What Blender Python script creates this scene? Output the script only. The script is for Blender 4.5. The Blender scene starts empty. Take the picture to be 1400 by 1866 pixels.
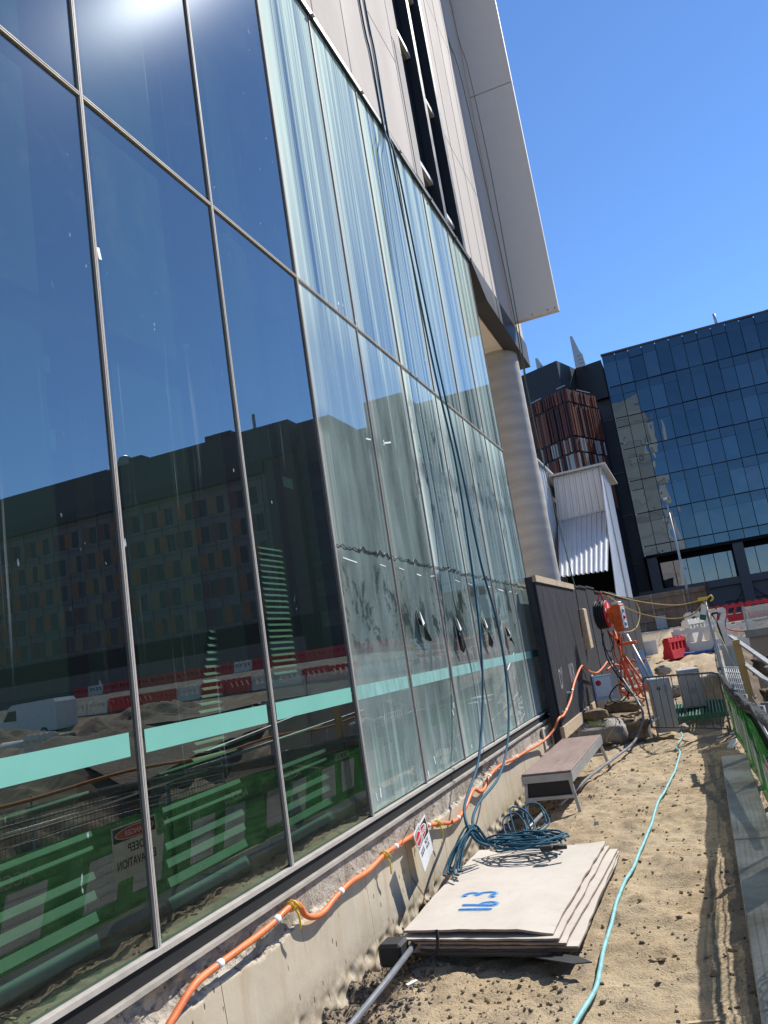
import bpy, math, random
import numpy as np
from mathutils import Vector, Matrix
random.seed(7); RNG = np.random.default_rng(7)
S = bpy.context.scene
C = S.collection
R = math.radians

# ------------------------------------------------------------------ camera, light, exposure
cam = bpy.data.cameras.new('camera'); co = bpy.data.objects.new('camera', cam); C.objects.link(co); S.camera = co
YAW, PITCH, ROLL, EYE = -0.34673438, 0.18573058, -0.15357766, 1.75
fw = Vector((math.sin(YAW)*math.cos(PITCH), math.cos(YAW)*math.cos(PITCH), math.sin(PITCH)))
r0 = Vector((math.cos(YAW), -math.sin(YAW), 0)); u0 = r0.cross(fw)
rt = math.cos(ROLL)*r0 + math.sin(ROLL)*u0; up = -math.sin(ROLL)*r0 + math.cos(ROLL)*u0
m = Matrix((rt, up, -fw)).transposed().to_4x4(); m.translation = (0, 0, EYE); co.matrix_world = m
cam.sensor_fit = 'VERTICAL'; cam.sensor_height = 24.0; cam.lens = 24.0*1468.5/1866.0
cam.clip_start = 0.05; cam.clip_end = 3000

SUN = Vector((0.37797, 0.60993, 0.69651)).normalized()
world = bpy.data.worlds.new('World'); S.world = world; world.use_nodes = True
wn = world.node_tree; bg = wn.nodes['Background']; bg.inputs['Strength'].default_value = 0.122
sky = wn.nodes.new('ShaderNodeTexSky'); sky.sky_type = 'NISHITA'; sky.sun_disc = False
sky.sun_elevation = math.asin(SUN.z); sky.sun_rotation = math.atan2(SUN.x, SUN.y)
sky.altitude = 3000; sky.air_density = 1.4; sky.dust_density = 0.0; sky.ozone_density = 10
wn.links.new(sky.outputs[0], bg.inputs[0])
sl = bpy.data.lights.new('sun', 'SUN'); sl.energy = 4.6; sl.angle = R(0.53); sl.color = (1, .965, .9)
so = bpy.data.objects.new('sun', sl); C.objects.link(so); so.rotation_euler = SUN.to_track_quat('Z', 'Y').to_euler(); so.location = SUN*60
S.view_settings.view_transform = 'Standard'; S.view_settings.look = 'None'
S.view_settings.exposure = 0.52; S.view_settings.gamma = 1
S.cycles.caustics_reflective = False; S.cycles.caustics_refractive = False
S.cycles.max_bounces = 10; S.cycles.transparent_max_bounces = 24; S.cycles.sample_clamp_indirect = 6

# ------------------------------------------------------------------ materials
MATS = {}
class NT:
    def __init__(s, name):
        s.m = bpy.data.materials.new(name); s.m.use_nodes = True; s.t = s.m.node_tree
        s.b = s.t.nodes['Principled BSDF']; s.out = s.t.nodes['Material Output']; s.pos = s.n('NewGeometry').outputs['Position']
        MATS[name] = s.m
    def n(s, ty, **kw):
        x = s.t.nodes.new('ShaderNode'+ty)
        for k, v in kw.items(): setattr(x, k, v)
        return x
    def l(s, a, b): s.t.links.new(a, b)
    def put(s, sock, v):
        if hasattr(v, 'is_output') or isinstance(v, bpy.types.NodeSocket): s.l(v, sock)
        else: sock.default_value = v
    def map(s, sc, rot=(0, 0, 0), loc=(0, 0, 0), src=None):
        x = s.n('Mapping'); s.l(src or s.pos, x.inputs[0]); x.inputs['Scale'].default_value = sc; x.inputs['Rotation'].default_value = rot; x.inputs['Location'].default_value = loc
        return x.outputs[0]
    def noise(s, vec, scale=1., det=4., rough=.55, dist=0.):
        x = s.n('TexNoise'); s.l(vec, x.inputs['Vector']); x.inputs['Scale'].default_value = scale; x.inputs['Detail'].default_value = det
        x.inputs['Roughness'].default_value = rough; x.inputs['Distortion'].default_value = dist
        return x.outputs['Fac']
    def voro(s, vec, scale=1., feat='F1'):
        x = s.n('TexVoronoi', feature=feat); s.l(vec, x.inputs['Vector']); x.inputs['Scale'].default_value = scale
        return x.outputs['Distance']
    def ramp(s, v, a, b, c=0., d=1.):
        x = s.n('MapRange'); x.inputs[1].default_value = a; x.inputs[2].default_value = b; x.inputs[3].default_value = c; x.inputs[4].default_value = d
        x.clamp = True; s.put(x.inputs[0], v); return x.outputs[0]
    def mth(s, op, a, b=0.):
        x = s.n('Math', operation=op); s.put(x.inputs[0], a); s.put(x.inputs[1], b); return x.outputs[0]
    def mix(s, f, a, b):
        x = s.n('MixRGB'); s.put(x.inputs[0], f)
        for i, v in ((1, a), (2, b)):
            if isinstance(v, (tuple, list)): x.inputs[i].default_value = (*v[:3], 1)
            else: s.l(v, x.inputs[i])
        return x.outputs[0]
    def sep(s):
        x = s.n('SeparateXYZ'); s.l(s.pos, x.inputs[0]); return x.outputs
    def bump(s, h, st=.3, d=.01):
        x = s.n('Bump'); x.inputs['Strength'].default_value = st; x.inputs['Distance'].default_value = d; s.l(h, x.inputs['Height']); return x.outputs[0]
    def fin(s, col=None, rough=.6, metal=0., nrm=None, spec=.5):
        s.put(s.b.inputs['Base Color'], (*col, 1) if isinstance(col, (tuple, list)) else col)
        s.put(s.b.inputs['Roughness'], rough); s.b.inputs['Metallic'].default_value = metal
        s.b.inputs['Specular IOR Level'].default_value = spec
        if nrm is not None: s.l(nrm, s.b.inputs['Normal'])
        return s.m
def mul(c, k): return tuple(min(1, x*k) for x in c)
def mat(name, col, rough=.6, metal=0., var=.25, sc=3., st=(1, 1, 1), bump=.15, bs=60., bd=.004, spec=.4):
    t = NT(name); v = t.map(st)
    a = t.noise(v, sc, 6, .65); b = t.noise(t.map((1, 1, 1)), sc*6, 3)
    f = t.mth('ADD', t.mth('MULTIPLY', a, .7), t.mth('MULTIPLY', b, .3))
    c = t.mix(t.ramp(f, .3, .7), mul(col, 1-var), mul(col, 1+var))
    n = t.bump(t.noise(v, bs, 3), bump, bd) if bump else None
    return t.fin(c, t.ramp(a, .3, .7, max(.02, rough-.1), min(1, rough+.1)), metal, n, spec)

ALU = mat('anodised aluminium', (.46, .42, .37), .62, 0, .18, 6, (1, 1, .2), .05, spec=.15)
ALUP = mat('dusty bronze glazing bead', (.42, .33, .29), .6, .1, .2, 6, (1, 1, .2), .05); ALUP2 = mat('dusty silicone joint', (.22, .20, .19), .8, 0, .2, 6)
BLACKM = mat('black powder coat', (.018, .019, .021), .45, 0, .2, 5)
DARKGAP = mat('black rubber gasket', (.012, .012, .013), .8)
FLASH = mat('dusty sill flashing', (.46, .42, .36), .55, .2, .2, 5)
CLAD = mat('beige cladding', (.60, .53, .47), .85, 0, .06, 1.2, (1, 1, .3), .04, spec=.08)
CLAD2 = mat('ribbed grey beige cladding', (.50, .455, .41), .85, 0, .08, 1.2, (1, 1, .3), .04, spec=.08)
FINM = mat('grey blade cladding', (.78, .715, .64), .6, 0, .05, .8, (1, 1, .4), .03)
SOFF = mat('cream soffit board', (.88, .80, .68), .7, 0, .04, 1)
FASC = mat('charcoal fascia', (.045, .046, .05), .5, 0, .3, 2)
WHITEP = mat('white painted metal', (.78, .78, .76), .45, 0, .06, 3)
INTW = mat('white interior lining', (.86, .86, .76), .7, 0, .05, 2, bump=0)
INTS = mat('pale sun band', (.66, .66, .58), .75, 0, .12, 4, bump=0)  # pale colour of the strips that imitate sunlight behind the glass
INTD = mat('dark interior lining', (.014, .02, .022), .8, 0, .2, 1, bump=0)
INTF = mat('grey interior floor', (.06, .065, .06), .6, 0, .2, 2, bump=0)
TEAL = mat('frosted teal band', (.20, .50, .405), .5, 0, .05, 2, bump=0)
TEALD = mat('dust filmed teal band', (.22, .41, .37), .7, 0, .35, 1.5, (1, 9, .3), bump=0)
BLACKPLY = mat('black painted plywood', (.030, .031, .036), .6, 0, .75, 2.2, (7, 7, .5), .25, 30, spec=.3)
TIMBER = mat('raw pine timber', (.50, .38, .25), .8, 0, .25, 3, (2, 2, 12), .2, 40)
TIMBERY = mat('yellow pine post', (.42, .27, .10), .75, 0, .2, 4, (8, 8, 1), .2)
PLYB = mat('brown formwork plywood', (.30, .20, .13), .8, 0, .3, 1.2, (3, 1, 1), .1)
PLYF = mat('weathered formwork face', (.36, .27, .20), .75, 0, .25, 2)
ORANGE = mat('orange conduit plastic', (.74, .19, .06), .5, 0, .28, 7, bump=.1)
ORANGE2 = mat('orange painted steel', (.70, .13, .035), .55, 0, .35, 7, bump=.05)
REDP = mat('red barrier plastic', (.58, .03, .035), .6, 0, .3, 2.5, bump=.08)
WHITB = mat('dirty white barrier plastic', (.66, .63, .55), .55, 0, .15, 2, bump=.08)
CYANM = mat('pale turquoise hose rubber', (.22, .47, .49), .55, 0, .3, 9, bump=.05)
BLUEROPE = mat('blue climbing rope', (.011, .085, .135), .75, 0, .45, 60, bump=.5, bs=150)
GREENROPE = mat('grey green rope', (.10, .13, .10), .8, 0, .3, 40)
YELROPE = mat('faded yellow strap', (.52, .40, .14), .8, 0, .2, 20)
YEL = mat('yellow plastic tie', (.75, .55, .05), .5, 0, .1, 9)
GREYPIPE = mat('grey pvc conduit', (.17, .18, .20), .4, 0, .2, 6, bump=.05)
STEEL = mat('galvanised steel', (.42, .43, .43), .45, .5, .2, 8, bump=.06)
STEELD = mat('dull grey painted steel', (.28, .29, .29), .5, .1, .2, 5, bump=.05)
CABG = mat('grey cabinet paint', (.36, .37, .37), .5, 0, .1, 3, bump=.03)
BOARD = None
GRNGRATE = mat('green fibreglass grating', (.02, .12, .07), .6, 0, .3, 6)
FOAM0 = mat('grey shade cloth roll', (.11, .115, .12), .85, 0, .35, 4, (1, 3, 9), .5, 40, .01)
BLACKR = mat('black rubber', (.02, .02, .022), .7, 0, .3, 8)
WHITE = mat('white print', (.8, .8, .78), .6, 0, .05, 3, bump=0)
GREYW = mat('grey white vinyl board', (.50, .50, .49), .6, 0, .1, 4, bump=0)
REDPR = mat('red print', (.62, .03, .03), .55, 0, .1, 3, bump=0)
BLACKPR = mat('black print', (.02, .02, .02), .6, 0, .1, 3, bump=0)
GREENB = mat('green banner print', (.045, .20, .055), .6, 0, .25, 3, bump=.15, bs=9, bd=.02)
def vinyl(name, col, tcol, col2, tcol2, holes):
    t = NT(name); t.t.nodes.remove(t.b); x, y, z = t.sep(); v = t.map((1, 1, 1)); d = t.n('BsdfDiffuse'); tl = t.n('BsdfTranslucent'); tr = t.n('BsdfTransparent')
    u = t.mth('MULTIPLY', t.mth('FRACT', t.mth('DIVIDE', t.mth('SUBTRACT', t.mth('SUBTRACT', y, t.mth('MULTIPLY', z, .30)), 2.5), 1.45)), 1.45)
    inb = lambda q, a, b: t.mth('MULTIPLY', t.mth('GREATER_THAN', q, a), t.mth('LESS_THAN', q, b))
    k = t.mth('MULTIPLY', t.mth('MAXIMUM', inb(u, .05, .45), inb(u, .65, 1.05)), inb(z, .15, .53))
    nz = t.ramp(t.noise(v, 4, 5), .35, .65); mk = lambda a, b: t.mix(k, t.mix(nz, mul(a, .75), mul(a, 1.25)), t.mix(nz, mul(b, .9), mul(b, 1.1)))
    t.l(mk(col, col2), d.inputs[0]); t.l(mk(tcol, tcol2), tl.inputs[0])
    a = t.n('MixShader'); a.inputs[0].default_value = .5; t.l(d.outputs[0], a.inputs[1]); t.l(tl.outputs[0], a.inputs[2])
    b = t.n('MixShader'); b.inputs[0].default_value = holes; t.l(a.outputs[0], b.inputs[1]); t.l(tr.outputs[0], b.inputs[2]); t.l(b.outputs[0], t.out.inputs[0]); return t.m
GREENV = vinyl('green access banner vinyl', (.06, .21, .06), (.10, .32, .09), (.50, .50, .48), (.50, .49, .46), .34)
PALEG = mat('faded pale green lettering', (.42, .52, .40), .6, 0, .1, 3, bump=0)
BROWNLOG = mat('brown hessian', (.22, .15, .085), .95, 0, .4, 12, bump=.8, bs=60, bd=.01)
GRASSM = mat('dry green grass blades', (.20, .24, .07), .8, 0, .3, 6)
WIRE = mat('dark fence wire', (.05, .05, .05), .5, .4, .1, 5, bump=0)
CORR = mat('zincalume corrugated sheet', (.60, .61, .62), .42, .25, .1, 2, (1, 1, .2), .04)
DARKIN = mat('dark opening', (.006, .006, .007), .9, bump=0)
DARKFAC = mat('black stone facade', (.022, .027, .033), .55, 0, .2, .3, bump=0)
DARKFAC2 = mat('grey black stone facade', (.040, .045, .050), .55, 0, .2, .3, bump=0)
CONCF = mat('dark grey concrete frame', (.10, .095, .10), .7, 0, .15, .6)
BRN1 = mat('brown precast facade', (.085, .066, .062), .8, 0, .15, .3, bump=0)
BRN2 = mat('grey precast facade', (.165, .158, .155), .8, 0, .12, .3, bump=0)
DKGL = mat('black window glass', (.008, .010, .014), .15, bump=0)
WINO = mat('orange window blind', (.26, .11, .05), .6, bump=0)
WINR = mat('maroon window blind', (.14, .055, .05), .6, bump=0)
WINY = mat('ochre window blind', (.24, .16, .08), .6, bump=0)
RUST = [mat('rust brown fin', (.12, .038, .026), .55, .1, .3, .6, bump=0), mat('dark maroon fin', (.05, .02, .02), .55, .1, .3, .6, bump=0),
        mat('copper orange fin', (.19, .06, .028), .5, .1, .3, .6, bump=0), mat('pale grey fin', (.36, .355, .34), .5, .1, .1, .6, bump=0)]
VANW = mat('white van paint', (.72, .73, .74), .3, 0, .04, 2, bump=0)
DIRTB = mat('brown excavated earth', (.11, .075, .05), .95, 0, .4, .9, bump=.8, bs=9, bd=.08)
STONE = mat('dark gravel stone', (.115, .10, .085), .9, 0, .6, 9, bump=.3)
STONE2 = mat('tan gravel stone', (.27, .215, .15), .9, 0, .4, 9, bump=.3)
ROCKM = mat('grey broken concrete', (.30, .275, .24), .9, 0, .3, 5, bump=.7, bs=30, bd=.02)
PERSP = None

def board_mat():
    t = NT('dusty cream board face'); v = t.map((1, 1, 1))
    a = t.noise(v, 2.3, 6, .65, .4); b = t.noise(v, 14, 5, .7); sc = t.noise(t.map((1.5, 9, 1), (0, 0, .6)), 3, 6, .7, 1.5)
    c = t.mix(t.ramp(a, .35, .7), (.52, .46, .395), (.60, .545, .475)); c = t.mix(t.ramp(b, .55, .75, 0, .35), c, (.36, .30, .25))
    c = t.mix(t.ramp(sc, .62, .68, 0, .35), c, (.31, .26, .22))
    return t.fin(c, .75, 0, t.bump(b, .15, .003), .3)
BOARD = board_mat()
BOARDE = mat('torn board edge', (.34, .25, .20), .9, 0, .5, 8, (1, 1, 12), .4)

BOARDK = mat('damp dark board edge', (.10, .08, .065), .9, 0, .5, 8, (1, 1, 12), .4)
def concrete_wall():
    t = NT('stained plinth concrete'); v = t.map((1, 1, 1)); z = t.sep()[2]
    a = t.noise(v, 1.1, 6, .6, .3); g = t.noise(v, 26, 5, .7); st = t.noise(t.map((5, 5, .5)), 1.6, 5, .65)
    c = t.mix(t.ramp(a, .35, .65), (.50, .42, .30), (.64, .555, .42)); c = t.mix(t.ramp(st, .5, .72, 0, .5), c, (.44, .33, .20))
    c = t.mix(t.ramp(st, .28, .42, .45, 0), c, (.66, .61, .52))
    pv = t.n('TexVoronoi'); t.l(t.map((1, 1, .42), (.25, 0, 0)), pv.inputs['Vector']); pv.inputs['Scale'].default_value = 19; pv.inputs['Randomness'].default_value = 1
    pm = t.mth('MULTIPLY', t.ramp(pv.outputs['Distance'], .10, .17, 1, 0), t.ramp(t.noise(t.map((1, 1, 1), loc=(4, 2, 1)), 2.7, 2), .52, .60))
    pl = t.ramp(t.noise(t.map((1, 1, .35), (.3, 0, 0)), 10, 2, .4), .735, .75)
    pit = t.mth('MAXIMUM', pm, pl)
    cr = t.ramp(t.voro(t.map((1, .8, .16), loc=(0, .3, .2)), 1.9, 'DISTANCE_TO_EDGE'), .0, .007, 1, 0)
    cr = t.mth('MULTIPLY', cr, t.ramp(t.noise(t.map((1, 1, .6)), 1.1, 2), .5, .58))
    c = t.mix(t.mth('MULTIPLY', t.mth('MAXIMUM', pit, cr), .75), c, (.07, .055, .04))
    lowd = t.mth('MULTIPLY', t.ramp(z, .03, .15, 1, 0), t.ramp(g, .35, .65)); c = t.mix(t.mth('MULTIPLY', lowd, .5), c, (.20, .15, .10))
    h = t.mth('SUBTRACT', t.mth('MULTIPLY', g, .35), t.mth('MAXIMUM', pit, cr))
    return t.fin(c, .85, 0, t.bump(h, .5, .008), .25)
CONC = concrete_wall()
def rough_conc():
    t = NT('broken mortar edge'); v = t.map((1, 1, 1)); a = t.noise(v, 4, 8, .75, .6); b = t.noise(v, 22, 6, .7)
    c = t.mix(t.ramp(a, .38, .62), (.30, .255, .20), (.58, .52, .43)); c = t.mix(t.ramp(b, .56, .64, 0, .8), c, (.12, .09, .07))
    return t.fin(c, .9, 0, t.bump(t.mth('ADD', a, b), 1., .02), .2)
ROUGHC = rough_conc()
def column_mat():
    t = NT('formed column concrete'); x, y, z = t.sep()
    w = t.n('TexWave', wave_type='BANDS', bands_direction='Z'); t.l(t.map((.3, .3, 1)), w.inputs[0]); w.inputs['Scale'].default_value = 1.1; w.inputs['Distortion'].default_value = 4; w.inputs['Detail'].default_value = 3
    a = t.noise(t.map((1, 1, 4)), 1.2, 6, .65)
    c = t.mix(t.ramp(a, .35, .65), (.40, .37, .34), (.51, .48, .44)); c = t.mix(t.mth('MULTIPLY', w.outputs['Fac'], .5), c, (.36, .325, .31))
    return t.fin(c, .75, 0, t.bump(a, .2, .006), .3)
COLM = column_mat()
def ground_mat():
    t = NT('sandy site dirt'); x, y, z = t.sep(); v = t.map((1, 1, 1))
    a = t.noise(v, .9, 6, .62, .3); b = t.noise(v, 9, 6, .72); d = t.noise(v, 70, 4, .7)
    c = t.mix(t.ramp(a, .32, .68), (.42, .315, .195), (.545, .43, .28)); c = t.mix(t.ramp(b, .50, .68, 0, .6), c, (.23, .165, .10))
    c = t.mix(t.ramp(d, .55, .66, 0, .7), c, (.17, .125, .085)); c = t.mix(t.ramp(d, .40, .30, 0, .5), c, (.58, .47, .33))
    gx = t.mth('ADD', x, t.mth('MULTIPLY', t.noise(v, 1.6, 4), -.55))
    grav = t.ramp(gx, -2.42, -2.22, 1, 0)
    c = t.mix(t.mth('MULTIPLY', grav, t.ramp(d, .38, .60, .75, .3)), c, (.105, .09, .08))
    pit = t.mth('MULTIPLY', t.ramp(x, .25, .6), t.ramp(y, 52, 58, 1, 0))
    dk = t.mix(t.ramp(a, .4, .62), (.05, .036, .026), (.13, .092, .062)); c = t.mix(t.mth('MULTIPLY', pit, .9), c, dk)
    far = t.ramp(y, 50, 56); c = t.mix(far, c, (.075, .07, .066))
    tr = t.ramp(t.noise(t.map((3.2, .35, 1)), 1.3, 4, .6), .52, .66, 0, .4); c = t.mix(tr, c, (.30, .235, .17))
    gp = t.ramp(t.noise(t.map((1.2, .7, 1), loc=(3, 1, 0)), 1.1, 5, .6, .6), .5, .64, 0, .55); c = t.mix(gp, c, (.30, .25, .185))
    wet = t.ramp(t.noise(t.map((1, .6, 1), loc=(7, 4, 0)), 1.9, 5, .65), .60, .70, 0, .5); c = t.mix(wet, c, (.20, .155, .11))
    h = t.mth('ADD', t.mth('MULTIPLY', b, .6), t.mth('MULTIPLY', d, .4))
    return t.fin(c, .95, 0, t.bump(h, 1., .03), .15)
GROUND = ground_mat()
def kerb_mat():
    t = NT('dusty path concrete'); v = t.map((1, 1, 1)); a = t.noise(v, 1.6, 6, .65, .5); b = t.noise(v, 30, 4, .7)
    c = t.mix(t.ramp(a, .36, .62), (.30, .27, .21), (.56, .55, .48)); c = t.mix(t.ramp(b, .55, .75, 0, .4), c, (.22, .17, .12))
    return t.fin(c, .85, 0, t.bump(b, .3, .004), .3)
KERB = kerb_mat()

def glass_nodes(name, dirty):
    t = NT(name); x, y, z = t.sep(); v = t.map((1, 1, 1))
    t.t.nodes.remove(t.b)
    tr = t.n('BsdfTransparent'); tr.inputs[0].default_value = (.52, .77, .60, 1)
    gl = t.n('BsdfGlossy'); gl.inputs['Roughness'].default_value = .0; gl.inputs[0].default_value = (.78, .85, .84, 1)
    w = t.bump(t.noise(t.map((.6, .6, .45)), .8, 1, .4), .03, .05); t.l(w, gl.inputs['Normal'])
    fr = t.n('Fresnel'); fr.inputs[0].default_value = 1.5
    fac = t.ramp(fr.outputs[0], .03, .5, .31, .74)
    m1 = t.n('MixShader'); t.l(fac, m1.inputs[0]); t.l(tr.outputs[0], m1.inputs[1]); t.l(gl.outputs[0], m1.inputs[2])
    # faint rough film: gives the sun its soft veil on the pane
    hz = t.n('BsdfGlossy'); hz.inputs['Roughness'].default_value = .22; hz.inputs[0].default_value = (.85, .92, 1, 1)
    m2 = t.n('MixShader'); m2.inputs[0].default_value = .0022; t.l(m1.outputs[0], m2.inputs[1]); t.l(hz.outputs[0], m2.inputs[2])
    df = t.n('BsdfDiffuse')
    tl = t.n('BsdfTranslucent'); tl.inputs[0].default_value = (.4, .6, .55, 1)
    if not dirty:
        df.inputs[0].default_value = (.62, .70, .74, 1)
        sp = t.ramp(t.noise(t.map((1, 1, .5)), 20, 2, .5), .72, .76); sp = t.mth('MULTIPLY', sp, t.ramp(t.noise(v, .9, 3), .52, .66))
        st = t.mth('MULTIPLY', t.ramp(t.noise(t.map((1, 40, .5)), 1, 3), .66, .74), t.ramp(t.noise(v, .7, 2), .50, .66))
        sm = t.ramp(t.noise(v, 1.3, 7, .72, 1.2), .52, .80, 0, .16)
        sm = t.mth('MULTIPLY', t.mth('MULTIPLY', sm, t.ramp(y, 3.6, 2.2, .3, 1.)), t.ramp(z, 3.2, 4.4)) 
        f = t.mth('ADD', t.mth('ADD', t.mth('MULTIPLY', sp, .9), t.mth('MULTIPLY', st, .32)), t.mth('ADD', sm, t.ramp(z, 1.5, 4.5, .006, .022)))
    else:
        fine = t.noise(t.map((1, 26, .16)), 1, 4, .6); mid = t.noise(t.map((1, 6.5, .07)), 1, 4, .6); broad = t.noise(t.map((1, 1.5, .05), loc=(0, 3.3, 0)), 1, 3, .6)
        tt = t.mth('FRACT', t.mth('DIVIDE', t.mth('SUBTRACT', y, 3.036), 1.212))
        edge = t.mth('ADD', t.ramp(tt, .03, .30, 1, 0), t.ramp(tt, .80, .97, 0, .75))
        s = t.mth('ADD', t.mth('MULTIPLY', t.ramp(mid, .32, .68), .45), t.mth('MULTIPLY', t.ramp(fine, .35, .7), .30))
        s = t.mth('ADD', s, t.mth('MULTIPLY', edge, .30)); s = t.mth('MULTIPLY', s, t.ramp(broad, .28, .66, .6, 1.2))
        upz = t.mth('MULTIPLY', t.ramp(z, 4.9, 8.2, .82, 1.25), t.ramp(y, 9.5, 5.4, .85, 1.35))
        loz = t.ramp(z, 2.7, 4.84, .66, .80)
        bot = t.ramp(z, 2.62, 2.55, 0, 1)
        lo2 = t.mth('ADD', t.ramp(z, .75, 1.5, .40, .16), t.mth('MULTIPLY', t.ramp(t.noise(t.map((1, 9, .5)), 1, 5, .65), .5, .75), .28))
        p = t.n('Mix'); t.l(t.ramp(z, 4.855, 4.865), p.inputs[0]); t.l(loz, p.inputs[2]); t.l(upz, p.inputs[3])
        f = t.ramp(t.mth('MULTIPLY', s, p.outputs[0]), 0.16, .74, .05, .97)
        dr = t.mth('MULTIPLY', t.ramp(t.noise(t.map((1, 33, .22), loc=(0, 5, 2)), 1, 1), .70, .76), .42); f = t.mth('ADD', f, dr)
        rim = t.mth('MULTIPLY', t.ramp(z, 4.35, 4.85, 0, .40), t.ramp(z, 4.855, 4.865, 1, 0)); f = t.mth('ADD', f, t.mth('MULTIPLY', rim, t.ramp(s, .1, .9, .4, 1.)))
        wob = t.mth('ADD', z, t.mth('MULTIPLY', t.noise(t.map((1, 2.5, 1)), 2, 4), .16))
        q = t.n('Mix'); t.l(t.ramp(wob, 2.66, 2.74, 1, 0), q.inputs[0]); t.l(f, q.inputs[2]); t.l(t.mth('MULTIPLY', lo2, t.ramp(s, .1, .9, .55, 1.25)), q.inputs[3]); f = q.outputs[0]
        # hand-wiped dark blots under the drip line
        bl = t.mth('MULTIPLY', t.ramp(t.noise(t.map((1, 2.0, 1.3), (.5, 0, 0)), 1.5, 6, .74, .35), .51, .56), t.mth('MULTIPLY', t.ramp(z, 1.75, 2.0), t.ramp(z, 2.5, 2.6, 1, 0)))
        bl2 = t.mth('MULTIPLY', t.ramp(t.noise(t.map((1, 3, 1.2), (.6, 0, 0)), 2.2, 6, .72, .5), .56, .60), t.mth('MULTIPLY', t.ramp(z, 3.0, 3.4), t.ramp(z, 4.3, 4.6, 1, 0)))
        bl2 = t.mth('MULTIPLY', bl2, t.ramp(y, 7.4, 7.9))
        f = t.mth('MULTIPLY', f, t.mth('SUBTRACT', 1., t.mth('MULTIPLY', t.mth('MAXIMUM', bl, bl2), .30)))
        bnd = t.mth('ADD', z, t.mth('MULTIPLY', y, -.012)); f = t.mth('MULTIPLY', f, t.mth('SUBTRACT', 1., t.mth('MULTIPLY', t.mth('MULTIPLY', t.ramp(bnd, 3.50, 3.60), t.ramp(bnd, 3.66, 3.76, 1, 0)), .38)))
        c = t.mix(t.ramp(z, 2.5, 6.0), (.70, .88, .84), (.80, .97, .86)); c = t.mix(t.ramp(edge, .3, .9, 0, .6), c, (.88, .94, .82)); t.l(c, df.inputs[0])
    if dirty: f = t.mth('MAXIMUM', f, t.mth('MULTIPLY', t.ramp(z, 4.855, 4.865, .30, .0), t.ramp(t.noise(t.map((1, 3, .8), loc=(1, 1, 1)), 1, 5, .65), .3, .7, .35, 1.0)))
    if dirty: f = t.mth('MULTIPLY', f, t.mth('SUBTRACT', 1., t.mth('MULTIPLY', t.mth('MAXIMUM', bl, bl2), .68)))
    ad = t.n('MixShader'); ad.inputs[0].default_value = .12; t.l(df.outputs[0], ad.inputs[1]); t.l(tl.outputs[0], ad.inputs[2])
    m3 = t.n('MixShader'); t.l(f, m3.inputs[0]); t.l(m2.outputs[0], m3.inputs[1]); t.l(ad.outputs[0], m3.inputs[2])
    t.l(m3.outputs[0], t.out.inputs[0]); return t.m
GLASS = glass_nodes('clean tinted glazing', False)
GLASSD = glass_nodes('streaked dirty glazing', True)
def inner_glass():
    t = NT('glazing inner and edge faces'); t.t.nodes.remove(t.b); tr = t.n('BsdfTransparent'); tr.inputs[0].default_value = (.97, 1, .985, 1); t.l(tr.outputs[0], t.out.inputs[0]); return t.m
GLIN = inner_glass()
def mirror_glass(name, col, refl, rcol, rough=.0):
    t = NT(name); t.t.nodes.remove(t.b); d = t.n('BsdfDiffuse'); g = t.n('BsdfGlossy'); g.inputs['Roughness'].default_value = rough; g.inputs[0].default_value = (*rcol, 1)
    c = t.mix(t.ramp(t.noise(t.map((.35, 1, .5)), 1, 2), .35, .65), mul(col, .8), mul(col, 1.2)); t.l(c, d.inputs[0])
    w = t.bump(t.noise(t.map((.30, .30, .20)), 1., 2), .22, .2); t.l(w, g.inputs['Normal'])
    mx = t.n('MixShader'); mx.inputs[0].default_value = refl; t.l(d.outputs[0], mx.inputs[1]); t.l(g.outputs[0], mx.inputs[2]); t.l(mx.outputs[0], t.out.inputs[0]); return t.m
BLUEG = mirror_glass('blue curtain wall glass', (.013, .028, .042), .18, (.40, .54, .64))
BLUES = mirror_glass('blue spandrel glass', (.012, .026, .040), .165, (.40, .53, .62))
BLUEG2 = mirror_glass('blue curtain wall glass paler', (.020, .038, .054), .19, (.42, .56, .66)); BLUEG3 = mirror_glass('blue curtain wall glass darker', (.008, .019, .031), .165, (.38, .52, .62)); BLUEB = mirror_glass('blue glass with drawn blind', (.05, .068, .08), .18, (.40, .54, .64))
STREETG = mirror_glass('street level glass', (.02, .03, .04), .18, (.70, .76, .82))
WINB = mirror_glass('facade window glass', (.01, .015, .02), .5, (.75, .85, .95))
def persp():
    t = NT('clear acrylic sheet'); t.t.nodes.remove(t.b); tr = t.n('BsdfTransparent'); tr.inputs[0].default_value = (.86, .9, .9, 1); d = t.n('BsdfDiffuse'); d.inputs[0].default_value = (.7, .75, .75, 1)
    g = t.n('BsdfGlossy'); g.inputs['Roughness'].default_value = .05
    a = t.n('MixShader'); a.inputs[0].default_value = .22; t.l(tr.outputs[0], a.inputs[1]); t.l(d.outputs[0], a.inputs[2])
    b = t.n('MixShader'); b.inputs[0].default_value = .08; t.l(a.outputs[0], b.inputs[1]); t.l(g.outputs[0], b.inputs[2]); t.l(b.outputs[0], t.out.inputs[0]); return t.m
PERSP = persp()
def spray():
    t = NT('blue spray paint'); t.b.inputs['Base Color'].default_value = (.02, .17, .50, 1); t.b.inputs['Roughness'].default_value = .6; return t.m
SPRAY = spray()
def halo():
    t = NT('blue overspray'); x = t.b; a = t.noise(t.map((1, 1, 1)), 30, 3); x.inputs['Base Color'].default_value = (.22, .50, .78, 1); x.inputs['Roughness'].default_value = .7
    t.l(t.ramp(a, .35, .65, .25, .75), x.inputs['Alpha']); return t.m
HALO = halo()

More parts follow.
